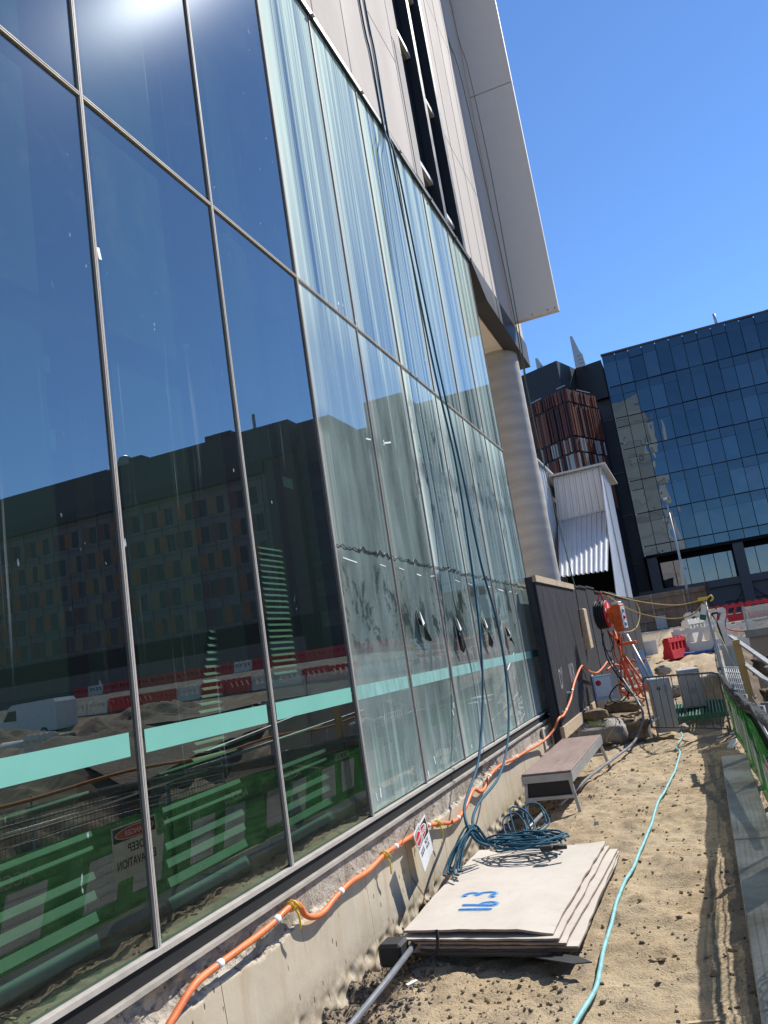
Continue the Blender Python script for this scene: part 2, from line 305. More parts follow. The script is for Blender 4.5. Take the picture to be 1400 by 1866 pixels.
def cloth():
    t = NT('grey shade cloth'); t.t.nodes.remove(t.b); v = t.map((1, 3, 14)); d = t.n('BsdfDiffuse'); tr = t.n('BsdfTransparent')
    a = t.noise(v, 4, 6, .7); t.l(t.mix(t.ramp(a, .35, .65), (.05, .053, .056), (.20, .205, .21)), d.inputs[0]); t.l(t.bump(a, .8, .02), d.inputs['Normal'])
    b = t.n('MixShader'); b.inputs[0].default_value = .36; t.l(d.outputs[0], b.inputs[1]); t.l(tr.outputs[0], b.inputs[2]); t.l(b.outputs[0], t.out.inputs[0]); return t.m
FOAM = cloth()
# ------------------------------------------------------------------ mesh building
class MB:
    def __init__(s): s.v = []; s.f = []; s.m = []; s.sm = []
    def add(s, vs, fs, mi=0, smooth=False):
        o = len(s.v); s.v += [tuple(p) for p in vs]; s.f += [tuple(i+o for i in f) for f in fs]; s.m += [mi]*len(fs); s.sm += [smooth]*len(fs); return s
    def box(s, x0, x1, y0, y1, z0, z1, mi=0, M=None):
        vs = [Vector((x, y, z)) for z in (z0, z1) for y in (y0, y1) for x in (x0, x1)]
        if M is not None: vs = [M @ p for p in vs]
        return s.add(vs, [(0, 2, 3, 1), (4, 5, 7, 6), (0, 1, 5, 4), (2, 6, 7, 3), (0, 4, 6, 2), (1, 3, 7, 5)], mi)
    def bbox(s, x0, x1, y0, y1, z0, z1, b=.01, mi=0, M=None):   # chamfered box
        vs = []
        for z, zz in ((z0, z0+b), (z1, z1-b)):
            for y, yy in ((y0, y0+b), (y1, y1-b)):
                for x, xx in ((x0, x0+b), (x1, x1-b)):
                    vs += [Vector((x, yy, zz)), Vector((xx, y, zz)), Vector((xx, yy, z))]
        c = lambda i, k: i*3+k
        fs = [(c(0, 0), c(4, 0), c(6, 0), c(2, 0)), (c(1, 0), c(3, 0), c(7, 0), c(5, 0)), (c(0, 1), c(1, 1), c(5, 1), c(4, 1)), (c(2, 1), c(6, 1), c(7, 1), c(3, 1)),
              (c(0, 2), c(2, 2), c(3, 2), c(1, 2)), (c(4, 2), c(5, 2), c(7, 2), c(6, 2))]
        for a, d, k, l in ((0, 1, 1, 2), (2, 3, 1, 2), (4, 5, 1, 2), (6, 7, 1, 2), (0, 2, 0, 2), (1, 3, 0, 2), (4, 6, 0, 2), (5, 7, 0, 2), (0, 4, 0, 1), (1, 5, 0, 1), (2, 6, 0, 1), (3, 7, 0, 1)):
            fs.append((c(a, k), c(d, k), c(d, l), c(a, l)))
        for i in range(8): fs.append((c(i, 0), c(i, 1), c(i, 2)))
        if M is not None: vs = [M @ p for p in vs]
        return s.add(vs, fs, mi)
    def bar(s, a, b, w, h=None, mi=0, upv=(0, 0, 1)):
        a, b = Vector(a), Vector(b); h = h or w; d = (b-a); L = d.length; d.normalize(); u = Vector(upv)
        if abs(d.dot(u)) > .98: u = Vector((0, 1, 0))
        x = d.cross(u).normalized(); u = x.cross(d)
        M = Matrix((x, d, u)).transposed().to_4x4(); M.translation = a
        return s.box(-w/2, w/2, 0, L, -h/2, h/2, mi, M)
    def tube(s, pts, r, n=8, mi=0, cap=True):
        pts = [Vector(p) for p in pts]; o = len(s.v); rings = []
        t = (pts[1]-pts[0]).normalized(); u = t.orthogonal().normalized()
        for i, p in enumerate(pts):
            t2 = (pts[min(i+1, len(pts)-1)]-pts[max(i-1, 0)]).normalized()
            u = (u - t2*u.dot(t2)).normalized(); w = t2.cross(u); rr = r[i] if isinstance(r, (list, tuple)) else r
            s.v += [tuple(p + (u*math.cos(2*math.pi*k/n)+w*math.sin(2*math.pi*k/n))*rr) for k in range(n)]
        for i in range(len(pts)-1):
            for k in range(n):
                s.f.append((o+i*n+k, o+i*n+(k+1) % n, o+(i+1)*n+(k+1) % n, o+(i+1)*n+k)); s.m.append(mi); s.sm.append(n > 4)
        if cap:
            s.f += [tuple(o+k for k in reversed(range(n))), tuple(o+(len(pts)-1)*n+k for k in range(n))]; s.m += [mi, mi]; s.sm += [False, False]
        return s
    def prism(s, poly, axis, a, b, mi=0):   # poly in the two other axes, extruded along axis
        n = len(poly)
        def P(p, t): return {'x': (t, p[0], p[1]), 'y': (p[0], t, p[1]), 'z': (p[0], p[1], t)}[axis]
        vs = [P(p, a) for p in poly] + [P(p, b) for p in poly]
        fs = [tuple(range(n))[::-1], tuple(range(n, 2*n))] + [(i, (i+1) % n, n+(i+1) % n, n+i) for i in range(n)]
        return s.add(vs, fs, mi)
    def lathe(s, prof, n=20, M=None, mi=0):
        o = []
        for r, z in prof:
            o += [Vector((r*math.cos(2*math.pi*k/n), r*math.sin(2*math.pi*k/n), z)) for k in range(n)]
        if M is not None: o = [M @ p for p in o]
        fs = [(i*n+k, i*n+(k+1) % n, (i+1)*n+(k+1) % n, (i+1)*n+k) for i in range(len(prof)-1) for k in range(n)]
        return s.add(o, fs, mi, True)
    def mesh(s, name, off=(0, 0, 0)):
        me = bpy.data.meshes.new(name); ox, oy, oz = off
        me.from_pydata([(x-ox, y-oy, z-oz) for x, y, z in s.v], [], s.f)
        me.polygons.foreach_set('material_index', s.m); me.polygons.foreach_set('use_smooth', s.sm); me.update(); return me
def spline(pts, k=5):
    pts = [Vector(p) for p in pts]; out = []
    for i in range(len(pts)-1):
        p0, p1, p2, p3 = pts[max(i-1, 0)], pts[i], pts[i+1], pts[min(i+2, len(pts)-1)]
        for j in range(k):
            t = j/k; out.append(.5*((2*p1)+(p2-p0)*t+(2*p0-5*p1+4*p2-p3)*t*t+(3*p1-p0-3*p2+p3)*t**3))
    return out+[pts[-1]]
def loc_of(o): return o.location if o is not None else Vector((0, 0, 0))
def wloc(o):
    l = Vector((0, 0, 0))
    while o is not None: l += o.location; o = o.parent
    return l
def obj(name, mb, mats, parent=None, kind=None, label=None):
    me = mb if isinstance(mb, bpy.types.Mesh) else mb.mesh(name, wloc(parent))
    for x in (mats if isinstance(mats, (list, tuple)) else [mats]):
        if not isinstance(mb, bpy.types.Mesh) or len(me.materials) == 0: me.materials.append(x)
    o = bpy.data.objects.new(name, me); C.objects.link(o); o.parent = parent
    if kind: o['kind'] = kind
    if label: o['label'] = label
    return o
def tag(o, label, cat, group=None, kind=None):
    o['label'] = label; o['category'] = cat
    if group: o['group'] = group
    if kind: o['kind'] = kind
    return o
def thing(name, label, cat, loc=(0, 0, 0), group=None):
    o = bpy.data.objects.new(name, None); C.objects.link(o); o.location = loc; return tag(o, label, cat, group)
def inst(name, me, parent, loc, rot=(0, 0, 0), scale=None):
    o = bpy.data.objects.new(name, me); C.objects.link(o); o.parent = parent; o.location = Vector(loc)-wloc(parent); o.rotation_euler = rot
    if scale: o.scale = scale
    return o
def dup(o, loc, rz=None, label=None, group=None, swap=None):
    c = o.copy(); C.objects.link(c); c.location = loc
    if rz is not None: c.rotation_euler = (0, 0, rz)
    if label: c['label'] = label
    if group: c['group'] = group
    def rec(a, b):
        for ch in a.children:
            d = ch.copy(); C.objects.link(d); d.parent = b; rec(ch, d)
    rec(o, c); return c
def text(name, s, org, Rv, Uv, size, m, parent=None, ext=.0008, align='LEFT', shear=0., sx=1.):
    cu = bpy.data.curves.new(name, 'FONT'); cu.body = s; cu.size = size; cu.extrude = ext; cu.align_x = align; cu.shear = shear; cu.materials.append(m)
    cu.offset = size*.012
    tmp = bpy.data.objects.new(name, cu); C.objects.link(tmp); dg = bpy.context.evaluated_depsgraph_get(); me = bpy.data.meshes.new_from_object(tmp.evaluated_get(dg)); bpy.data.objects.remove(tmp)
    me.name = name; o = bpy.data.objects.new(name, me); C.objects.link(o); o.parent = parent
    Rv, Uv = Vector(Rv).normalized(), Vector(Uv).normalized(); M = Matrix((Rv*sx, Uv, Rv.cross(Uv))).transposed().to_4x4(); M.translation = Vector(org)-wloc(parent); o.matrix_local = M
    return o

# ------------------------------------------------------------------ terrain
def vn(x, y, f, seed):
    x = np.asarray(x)*f+seed*17.3; y = np.asarray(y)*f+seed*7.7; xi = np.floor(x); yi = np.floor(y); fx = x-xi; fy = y-yi
    h = lambda a, b: np.modf(np.sin(a*127.1+b*311.7+seed*74.7)*43758.5453)[0]
    u = fx*fx*(3-2*fx); w = fy*fy*(3-2*fy)
    return (h(xi, yi)*(1-u)+h(xi+1, yi)*u)*(1-w)+(h(xi, yi+1)*(1-u)+h(xi+1, yi+1)*u)*w
def sstep(x, a, b): t = np.clip((x-a)/(b-a), 0, 1); return t*t*(3-2*t)
def H(x, y, detail=True):
    x = np.asarray(x, float); y = np.asarray(y, float)
    base = np.interp(y, [-1e3, 13, 17, 30, 45, 60, 95, 140, 1e3], [0, 0, .08, .60, .95, 1.45, 1.9, 2.0, 2.0])
    rise = np.interp(y, [20, 45, 60, 95, 1e3], [0, .05, 1.1, 3.1, 3.1])*sstep(x, 6, 26)
    z = base+rise
    pit = sstep(x, .32, 1.3)*(1-sstep(x, 7, 12))*(1-sstep(y, 17, 24))*sstep(y, 1.5, 4.5)
    z = z-1.5*pit + .9*sstep(x, 9, 13)*(1-sstep(x, 15, 20))*(1-sstep(y, 14, 24))
    if detail:
        rough = sstep(x, .4, 2.)*(1-sstep(y, 40, 52))
        z = z+rough*(.55*(vn(x, y, .55, 3)-.5)+.3*(vn(x, y, 1.7, 4)-.5))
        path = (1-sstep(x, .1, .4))
        gr = 1-sstep(x, -2.25, -1.9)
        z = z+path*(.035*(vn(x, y, 1.1, 5)-.5)+.026*(vn(x, y, 4, 6)-.5)+.018*(vn(x, y, 11, 7)-.5)+.010*(vn(x, y, 24, 17)-.5))
        z = z+gr*(-.03+.05*(vn(x, y, 9, 8)-.5)+.035*(vn(x, y, 22, 9)-.5))
        z = z+sstep(y, 12.5, 14)*(1-sstep(y, 40, 50))*(.10*(vn(x, y, 1.3, 11)-.5)+.05*(vn(x, y, 4, 12)-.5))
    return z
def hz(x, y): return float(H(x, y))
def grid_axis(*segs):
    a = []
    for s, e, st in segs: a += list(np.arange(s, e-1e-6, st))
    return np.array(a+[segs[-1][1]])
gx = grid_axis((-900, -60, 120), (-60, -2.6, 8), (-2.6, .45, .03), (.45, 3, .15), (3, 16, .5), (16, 120, 4), (120, 1200, 120))
gy = grid_axis((-900, -60, 120), (-60, 2.4, 6), (2.4, 12.2, .035), (12.2, 20, .10), (20, 46, .6), (46, 130, 3), (130, 1500, 130))
X, Y = np.meshgrid(gx, gy); Z = H(X, Y)
nx, ny = len(gx), len(gy)
V = np.stack([X.ravel(), Y.ravel(), Z.ravel()], 1)
ii = (np.arange(ny-1)[:, None]*nx+np.arange(nx-1)[None]).ravel()
F = np.stack([ii, ii+1, ii+nx+1, ii+nx], 1)
me = bpy.data.meshes.new('ground'); me.vertices.add(len(V)); me.vertices.foreach_set('co', V.ravel()); me.loops.add(F.size); me.loops.foreach_set('vertex_index', F.ravel())
me.polygons.add(len(F)); me.polygons.foreach_set('loop_start', np.arange(0, F.size, 4)); me.polygons.foreach_set('loop_total', np.full(len(F), 4)); me.update(calc_edges=True)
me.polygons.foreach_set('use_smooth', np.ones(len(F), bool))
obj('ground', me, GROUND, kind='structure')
# concrete strip under the fence, in cast lengths
ks = thing('concrete_path', 'grey concrete strip under the mesh fence', 'path', (0, 0, 0)); ks['kind'] = 'structure'; del ks['category']
yy = 1.0
for L in (3.1, 2.9, 2.3, 1.75):
    obj('slab', MB().bbox(-.115, .17, yy+.004, yy+L-.004, -.12, .045+random.uniform(-.006, .006), .008), KERB, ks); yy += L
# loose stones
def stones(name, pts, sizes, m, lab):
    t = (1+5**.5)/2
    iv = np.array([(-1, t, 0), (1, t, 0), (-1, -t, 0), (1, -t, 0), (0, -1, t), (0, 1, t), (0, -1, -t), (0, 1, -t), (t, 0, -1), (t, 0, 1), (-t, 0, -1), (-t, 0, 1)], float)/1.9
    fc = np.array([(0, 11, 5), (0, 5, 1), (0, 1, 7), (0, 7, 10), (0, 10, 11), (1, 5, 9), (5, 11, 4), (11, 10, 2), (10, 7, 6), (7, 1, 8), (3, 9, 4), (3, 4, 2), (3, 2, 6), (3, 6, 8), (3, 8, 9), (4, 9, 5), (2, 4, 11), (6, 2, 10), (8, 6, 7), (9, 8, 1)])
    n = len(pts); jit = RNG.uniform(.6, 1.25, (n, 12, 1)); ax = RNG.uniform(.6, 1.2, (n, 1, 3))*np.array([1, 1, .75]); ang = RNG.uniform(0, 6.28, n)
    p = iv[None]*jit*ax*sizes[:, None, None]; c, s_ = np.cos(ang)[:, None], np.sin(ang)[:, None]
    q = p.copy(); q[..., 0] = p[..., 0]*c-p[..., 1]*s_; q[..., 1] = p[..., 0]*s_+p[..., 1]*c
    V = (q+pts[:, None, :]).reshape(-1, 3); F = (fc[None]+np.arange(n)[:, None, None]*12).reshape(-1, 3)
    me = bpy.data.meshes.new(name); me.from_pydata(V.tolist(), [], F.tolist()); o = obj(name, me, m, kind='stuff'); o['label'] = lab; return o
def scatter(n, xr, yr, s0, s1, bias=None):
    x = RNG.uniform(*xr, n) if bias is None else xr[0]+(xr[1]-xr[0])*RNG.random(n)**bias; y = yr[0]+(yr[1]-yr[0])*RNG.random(n)**1.3
    s = s0*(s1/s0)**(RNG.random(n)**2.5); return np.stack([x, y, H(x, y)+s*.25], 1), s
p, s = scatter(11000, (-2.38, -1.85), (3.2, 11), .004, .020, 1.5); stones('gravel', p, s, STONE, 'dark loose gravel along the foot of the concrete plinth')
p1, s1 = scatter(1500, (-2.0, -.1), (3.2, 13), .003, .018); p2, s2 = scatter(900, (-2.1, -1.0), (3.3, 4.9), .004, .019)
stones('loose_stones', np.concatenate([p1, p2]), np.concatenate([s1, s2]), STONE2, 'small tan stones strewn over the dirt path')
p, s = scatter(420, (-2.2, .0), (3.2, 14), .004, .022); stones('dark_stones', p, s, STONE, 'scattered dark pebbles and clods on the dirt path')
p, s = scatter(260, (-1.9, -.15), (3.4, 12), .008, .034); stones('clods', p, s, GROUND, 'lumps of the same sandy dirt kicked up on the path')
p, s = scatter(700, (-2.0, 5.5), (13.5, 26), .02, .12); stones('rubble', p, s, ROCKM, 'rubble and broken rock around the excavation')

# ------------------------------------------------------------------ glass building
X0 = -2.4; YK = lambda k: 3.036+1.212*k; Z0, Z1, Z2 = .73, 4.86, 8.26; K0, K1 = -5, 8
B = thing('glass_building', 'tall glass fronted building with beige cladding above and concrete plinth', 'building', (X0, 5, 0))
lo = MB().box(0, .012, 0, 1.183, 0, Z1-Z0-.025, 1); hi = MB().box(0, .012, 0, 1.183, 0, Z2-Z1-.011, 1)
for q in (lo, hi): q.m[5] = 0
gm = {}
for nm, q in (('lo', lo), ('hi', hi)):
    for d, g in ((0, GLASS), (1, GLASSD)):
        me = q.mesh('pane'); me.materials.append(g); me.materials.append(GLIN); gm[nm, d] = me
for k in range(K0, K1):
    d = 1 if k >= 2 else 0
    for nm, z in (('lo', Z0+.015), ('hi', Z1+.0105)):
        o = inst('pane', gm[nm, d], B, (X0-.022, YK(k)+.0145, z), (R(random.uniform(-.03, .03)), 0, R(random.uniform(-.07, .07))))
        if d: o['label'] = 'pane filmed with pale vertical dirt streaks'
def mullion_mesh(w, d):
    q = MB(); a = w/2
    q.box(-.018, d*.8, -a, -a*.42, 0, Z2-Z0).box(-.018, d, -a*.22, a*.22, 0, Z2-Z0).box(-.018, d*.8, a*.42, a, 0, Z2-Z0)
    q.box(-.018, d*.15, -a*.42, -a*.22, 0, Z2-Z0, 1).box(-.018, d*.15, a*.22, a*.42, 0, Z2-Z0, 1)
    q.box(-.12, -.0185, -.019, .019, 0, Z2-Z0, 1).box(-.0182, -.0098, -.0143, -a+.0002, 0, Z2-Z0, 1).box(-.0182, -.0098, a-.0002, .0143, 0, Z2-Z0, 1)
    me = q.mesh('mullion'); me.materials.append(ALU if w > .02 else ALUP); me.materials.append(BLACKM if w > .02 else ALUP2); return me
mA, mB = mullion_mesh(.023, .006), mullion_mesh(.012, .003)
for k in range(K0, K1+1): inst('mullion', mA if k <= 2 else mB, B, (X0, YK(k), Z0))
tm = MB()
for a, b, c in ((-.010, -.0025, .004), (.0025, .010, .005)): tm.box(-.018, c, .0150, 1.197, a, b)
tm.box(-.018, .001, .0150, 1.197, -.0025, .0025, 1)
tm.box(-.1, -.0185, .0215, 1.190, -.014, .014, 1); me = tm.mesh('transom'); me.materials.append(ALU); me.materials.append(BLACKM)
for k in range(K0, K1): inst('transom', me, B, (X0, YK(k), Z1))
ya, yb = YK(K0), YK(K1)
obj('sill', MB().box(X0-.12, X0+.022, ya, yb, Z0-.022, Z0), ALU, B)
obj('gasket_band', MB().box(X0-.10, X0+.006, ya, yb, Z0-.10, Z0-.023), DARKGAP, B)
obj('flashing', MB().box(X0-.10, X0+.038, ya, yb, Z0-.122, Z0-.102), FLASH, B)
# plinth: smooth lower face, crumbled mortar course on top (real relief)
def relief(y0, y1, z0, z1, ny, nz, fx):
    ys = np.linspace(y0, y1, ny); zs = np.linspace(z0, z1, nz); YY, ZZ = np.meshgrid(ys, zs); XX = fx(YY, ZZ); mb = MB()
    mb.add(np.stack([XX.ravel(), YY.ravel(), ZZ.ravel()], 1).tolist(), [(j*ny+i, j*ny+i+1, (j+1)*ny+i+1, (j+1)*ny+i) for j in range(nz-1) for i in range(ny-1)], 0, True); return mb
top = lambda y: .490+.03*(vn(y, 0*y, .9, 21)-.5)+.035*(vn(y, 0*y, 4, 22)-.5)+.012*(vn(y, 0*y, 17, 28)-.5)+.010*(vn(y, 0*y, 40, 29)-.5)
pl = relief(1.5, yb, -.15, .60, 1500, 60, lambda y, z: X0+.035-.022*sstep(z, top(y)-.003, top(y)+.006)+sstep(z, .44, .5)*sstep(vn(y, z, 1.7, 33), .35, .6)*(  .024*(vn(y, z*1.6, 7, 23)-.45)+.016*(vn(y, z, 19, 24)-.5)+.014*(vn(y, z, 47, 27)-.5))+.004*(vn(y, z, 3, 25)-.5)+sstep(z, .04, -.02)*.02*(vn(y, z, 15, 26)-.2))
for i, f in enumerate(pl.f):
    c = sum((Vector(pl.v[j]) for j in f), Vector())/4
    if c.z > float(top(c.y)): pl.m[i] = 1; pl.sm[i] = False
obj('plinth', pl, [CONC, ROUGHC], B)
obj('plinth_core', MB().box(X0-.35, X0-.03, ya, yb, -.3, .60), CONC, B)
obj('plinth_end', MB().box(X0-.35, X0+.04, yb, yb+.35, -.3, .60), CONC, B)
# recessed vent plate in the plinth
v = obj('vent_plate', MB().bbox(X0+.030, X0+.050, 11.62, 12.06, .30, .53, .004), STEELD, B)
obj('vent_frame', MB().box(X0+.032, X0+.058, 11.54, 11.62, .27, .56).box(X0+.032, X0+.058, 12.06, 12.14, .27, .56).box(X0+.032, X0+.058, 11.62, 12.06, .53, .56).box(X0+.032, X0+.058, 11.62, 12.06, .27, .30), CONC, v)
# inside
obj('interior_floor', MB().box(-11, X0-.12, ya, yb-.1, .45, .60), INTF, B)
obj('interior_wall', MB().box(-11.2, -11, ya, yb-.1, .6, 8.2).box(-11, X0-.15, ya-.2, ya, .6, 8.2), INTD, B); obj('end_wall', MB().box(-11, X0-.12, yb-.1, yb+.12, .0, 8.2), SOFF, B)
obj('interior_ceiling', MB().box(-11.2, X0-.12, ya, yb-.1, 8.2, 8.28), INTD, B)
sunband_f = MB().prism([(0, 0), (0, .004), (-.014, .018), (-.018, .014)], 'y', 0, .42).mesh('slat_or_sunband'); sunband_f.materials.append(INTW)  # thin strip added to imitate a fine stripe of sunlight
for k in range(-3, 3):
    y1 = YK(k)+{0: .22, 1: .36, 2: .42}.get(k, .25); w = .80
    pn = obj('screen_panel', MB().box(-3.00, -2.97, y1-w, y1, .62, 7.6), mat('screen backing', (.018, .034, .027), .8, bump=0) if 'screen backing' not in MATS else MATS['screen backing'], B)
    for j in range(7):
        zz = .665+[0, .115, .215, .305, .44, .50, .70][j]
        hh = [.060, .045, .040, .034, .016, .024, .010][j]
        ya_, zb0, zb1 = y1-.80, zz-.012, zz
        Q = [(-2.90, ya_, zb0), (-2.90, y1, zb1), (-2.90-hh*.35, y1, zb1+hh), (-2.90-hh*.35, ya_, zb0+hh)]
        obj('slat_or_sunband', MB().add(Q+[(a-.012, b, c-.008) for a, b, c in Q], [(0, 1, 2, 3), (7, 6, 5, 4), (0, 4, 5, 1), (1, 5, 6, 2), (2, 6, 7, 3), (3, 7, 4, 0)]), INTS, B)  # solid strips added in place of sunlight bands falling on the panel
    if k in (1, 2):
        z = 1.36 if k == 1 else 1.80
        y1 -= .02 if k == 1 else .22
        while z < (2.14 if k == 1 else 2.75):
            ww = .36 if k == 2 else .05+.34*(2.14-z)/.78
            o = inst('slat_or_sunband', sunband_f, B, (-2.945, y1-ww, z)); o.scale = (1, ww/.42, 1); z += .045  # stacked strips imitate sun stripes; the narrowing one follows a shadow edge
for (a, b, z, t) in ((4.0, 5.55, 4.80, .16), (2.9, 5.55, 4.05, .2), (6.45, 7.5, 4.74, .12), (6.4, 7.35, 4.02, .16), (8.6, 10.2, 4.4, .15)):
    obj('interior_beam', MB().box(-5.12, -5, a, b, z, z+t), INTW, B)
for (a, b, z0, z1) in ((5.1, 5.35, 4.2, 4.72), (6.5, 6.75, 3.2, 4.0), (6.95, 7.15, 4.2, 4.7), (9.0, 9.3, 3.4, 4.4)):
    obj('interior_panel', MB().box(-5.1, -5.02, a, b, z0, z1), INTW, B)
dl = MB().lathe([(0, -.015), (.075, -.015), (.09, 0), (.09, .02), (0, .02)], 14).mesh('downlight'); dl.materials.append(WHITE)
for x, y, z in ((-5, 5.04, 4.36), (-5, 7.75, 5.77), (-4.4, 9.6, 5.4)): inst('downlight', dl, B, (x, y, z))
# teal safety bands on the inside of each lower pane
for k in range(K0, K1):
    obj('safety_band', MB().box(X0-.0095, X0-.0080, YK(k)+.045, YK(k)+1.15, 1.53, 1.632), TEAL if k < 2 else TEALD, B)
# fascia, soffit, column, core above
obj('fascia', MB().box(X0-.2, X0+.03, ya, yb+.4, Z2+.0, Z2+.075), BLACKM, B)
obj('fascia_edge', MB().prism([(yb+.1, 8.335), (yb+.1, 8.25), (yb+.9, 7.86), (17.6, 7.78), (17.6, 8.335)], 'x', X0-.25, X0+.045), FASC, B)
for y in np.arange(ya+.6, 12.6, 1.3): obj('clip', MB().box(X0+.03, X0+.055, y, y+.05, 8.262, 8.275), ALU, B)
for a, b in ((yb+.13, 14.3), (14.32, 15.9), (15.92, 17.55)): obj('soffit_panel', MB().box(-7.5, X0-.26, a, b, 7.83, 7.90), SOFF, B)
obj('column', MB().lathe([(.43, 0), (.43, 7.83)], 40, Matrix.Translation((-2.88, 16.55, 0))), COLM, B)
obj('column', MB().lathe([(.43, 0), (.43, 7.83)], 24, Matrix.Translation((-7.2, 16.55, 0))), COLM, B)
obj('upper_core', MB().box(-22, X0-.16, -4, 17.45, 8.30, 51), CLAD2, B)
obj('upper_wall', MB().box(X0-.155, X0+.03, -4, 16.4, 19.9, 51), CLAD, B)
# cladding panels (joints open between them)
xs = [2.4, 3.5, 4.6, 5.7, 6.75, 7.75, 8.8, 9.95, 10.42]
def panel(y0, y1, z0, z1, rib=False, m=None):
    q = MB().bbox(X0-.15, X0+.025, y0+.009, y1-.009, z0+.007, z1-.007, .006)
    if rib:
        for t in np.linspace(y0+.12, y1-.12, 7): q.box(X0+.025, X0+.034, t-.02, t+.02, z0+.01, z1-.01)
    return obj('cladding_panel', q, m or (CLAD2 if rib else CLAD), B)
for i in range(len(xs)-1):
    for j in range(5):
        z0 = [8.345, 10.1, 12.4, 14.7, 17.3][j]; z1 = [10.1, 12.4, 14.7, 17.3, 19.88][j]
        off = .45 if i % 2 else 0
        panel(xs[i], xs[i+1], z0+(off if j else 0), z1+(off if j < 4 else 0), (i*3+j*2) % 5 == 1)
for a, b in ((12.62, 13.0), (13.02, 13.9), (13.92, 15.1), (15.12, 16.43)):
    for z0, z1 in ((8.345, 10.6), (10.6, 13.9), (13.9, 17.2), (17.2, 19.88)): panel(a, b, z0, z1, False, CLAD)
panel(16.62, 17.5, 8.345, 13.9); panel(16.62, 17.5, 13.9, 19.88)
# slot windows between deep dark fins
wd = MB().box(X0-.14, X0-.13, 10.44, 12.6, 8.35, 19.88); obj('window_recess', wd, DKGL, B)
for a, b, hs in ((10.47, 11.38, (8.36, 9.0, 11.3, 13.6, 16.5, 19.8)), (11.56, 12.44, (8.36, 8.75, 10.9, 13.2, 15.8, 19.8))):
    for z0, z1 in zip(hs[:-1], hs[1:]):
        w = obj('window', MB().box(X0-.125, X0-.115, a, b, z0+.05, z1-.05), WINB, B)
        obj('frame', MB().box(X0-.125, X0-.06, a, b, z0-.03, z0+.049), WHITEP, w)
for a, b in ((11.385, 11.555), (12.445, 12.615), (10.42, 10.465)): obj('window_fin', MB().box(X0-.13, X0+.03 if a > 10.5 else X0, a, b, 8.35, 19.88), BLACKM, B)
# projecting blade, in two sheets
for z0, z1 in ((8.45, 13.92), (13.94, 19.9), (19.92, 30), (30.02, 45)): obj('blade_panel', MB().bbox(X0+.03, X0+1.0, 16.44, 16.60, z0, z1, .006), FINM, B)
for t in (.45, .78, .93): obj('bolt', MB().lathe([(0, 0), (.012, 0), (.012, .02)], 8, Matrix.Translation((X0+t, 16.436, 8.5)) @ Matrix.Rotation(R(90), 4, 'X')), BLACKM, B)
# sunlit end wall, mirrored in the far blue glass
for i in range(10):
    z = 8.34+i*4.2
    for j in range(6): obj('end_panel', MB().bbox(-22+j*3.24+.01, -22+(j+1)*3.24-.01, 17.455, 17.56, z+.01, z+2.7, .01), CLAD, B)
    obj('end_window', MB().box(-22, X0-.17, 17.455, 17.50, z+2.71, z+4.19), CLAD2, B)

# strips of tape and torn film stuck to the panes
def scrap(y, z, w, h, name='tape_scrap', m=WHITE, tilt=0):
    M = Matrix.Translation((X0-.008, y, z)) @ Matrix.Rotation(R(tilt), 4, 'X'); return obj(name, MB().box(-.002, .001, -w/2, w/2, -h/2, h/2, 0, M), m, B)
for y, z in ((5.589, .836), (5.67, .85), (6.764, .787), (6.98, .87), (7.798, 1.264), (7.742, 1.2), (8.186, .813), (9.014, 1.17), (9.246, .78), (10.23, 1.32), (10.48, .81), (11.518, .93), (12.449, .9), (6.708, 4.95), (6.314, 4.965), (6.42, 4.99), (8.916, 5.243), (9.759, 5.075), (11.425, 4.93), (6.95, 3.79), (3.076, 3.98)):
    scrap(y, z, random.uniform(.008, .024), random.uniform(.02, .075), tilt=random.uniform(-15, 15))
scrap(7.05, 3.81, .22, .016, tilt=14); scrap(6.55, 3.74, .12, .014, tilt=8)
y = 5.6
while y < 12.5:
    w = random.uniform(.12, .3); zz = 2.655-.0135*(y-5.5)-.03*random.random(); scrap(y+w/2, zz-.06, w, random.uniform(.006, .016), 'tape_strip', WHITE, random.uniform(-6, 6)); y += w+random.uniform(.15, .7)
y = 5.5
while y < 12.6:
    w = random.uniform(.2, .5); zz = 2.68-.0135*(y-5.5); q = MB(); q.tube(spline([(X0-.002, y+i*w/8, zz+random.uniform(-.012, .012)+(.03 if random.random() < .15 else 0)) for i in range(9)], 1), random.uniform(.003, .006), 4); obj('residue_strip', q, BLACKPR, B); y += w*.95
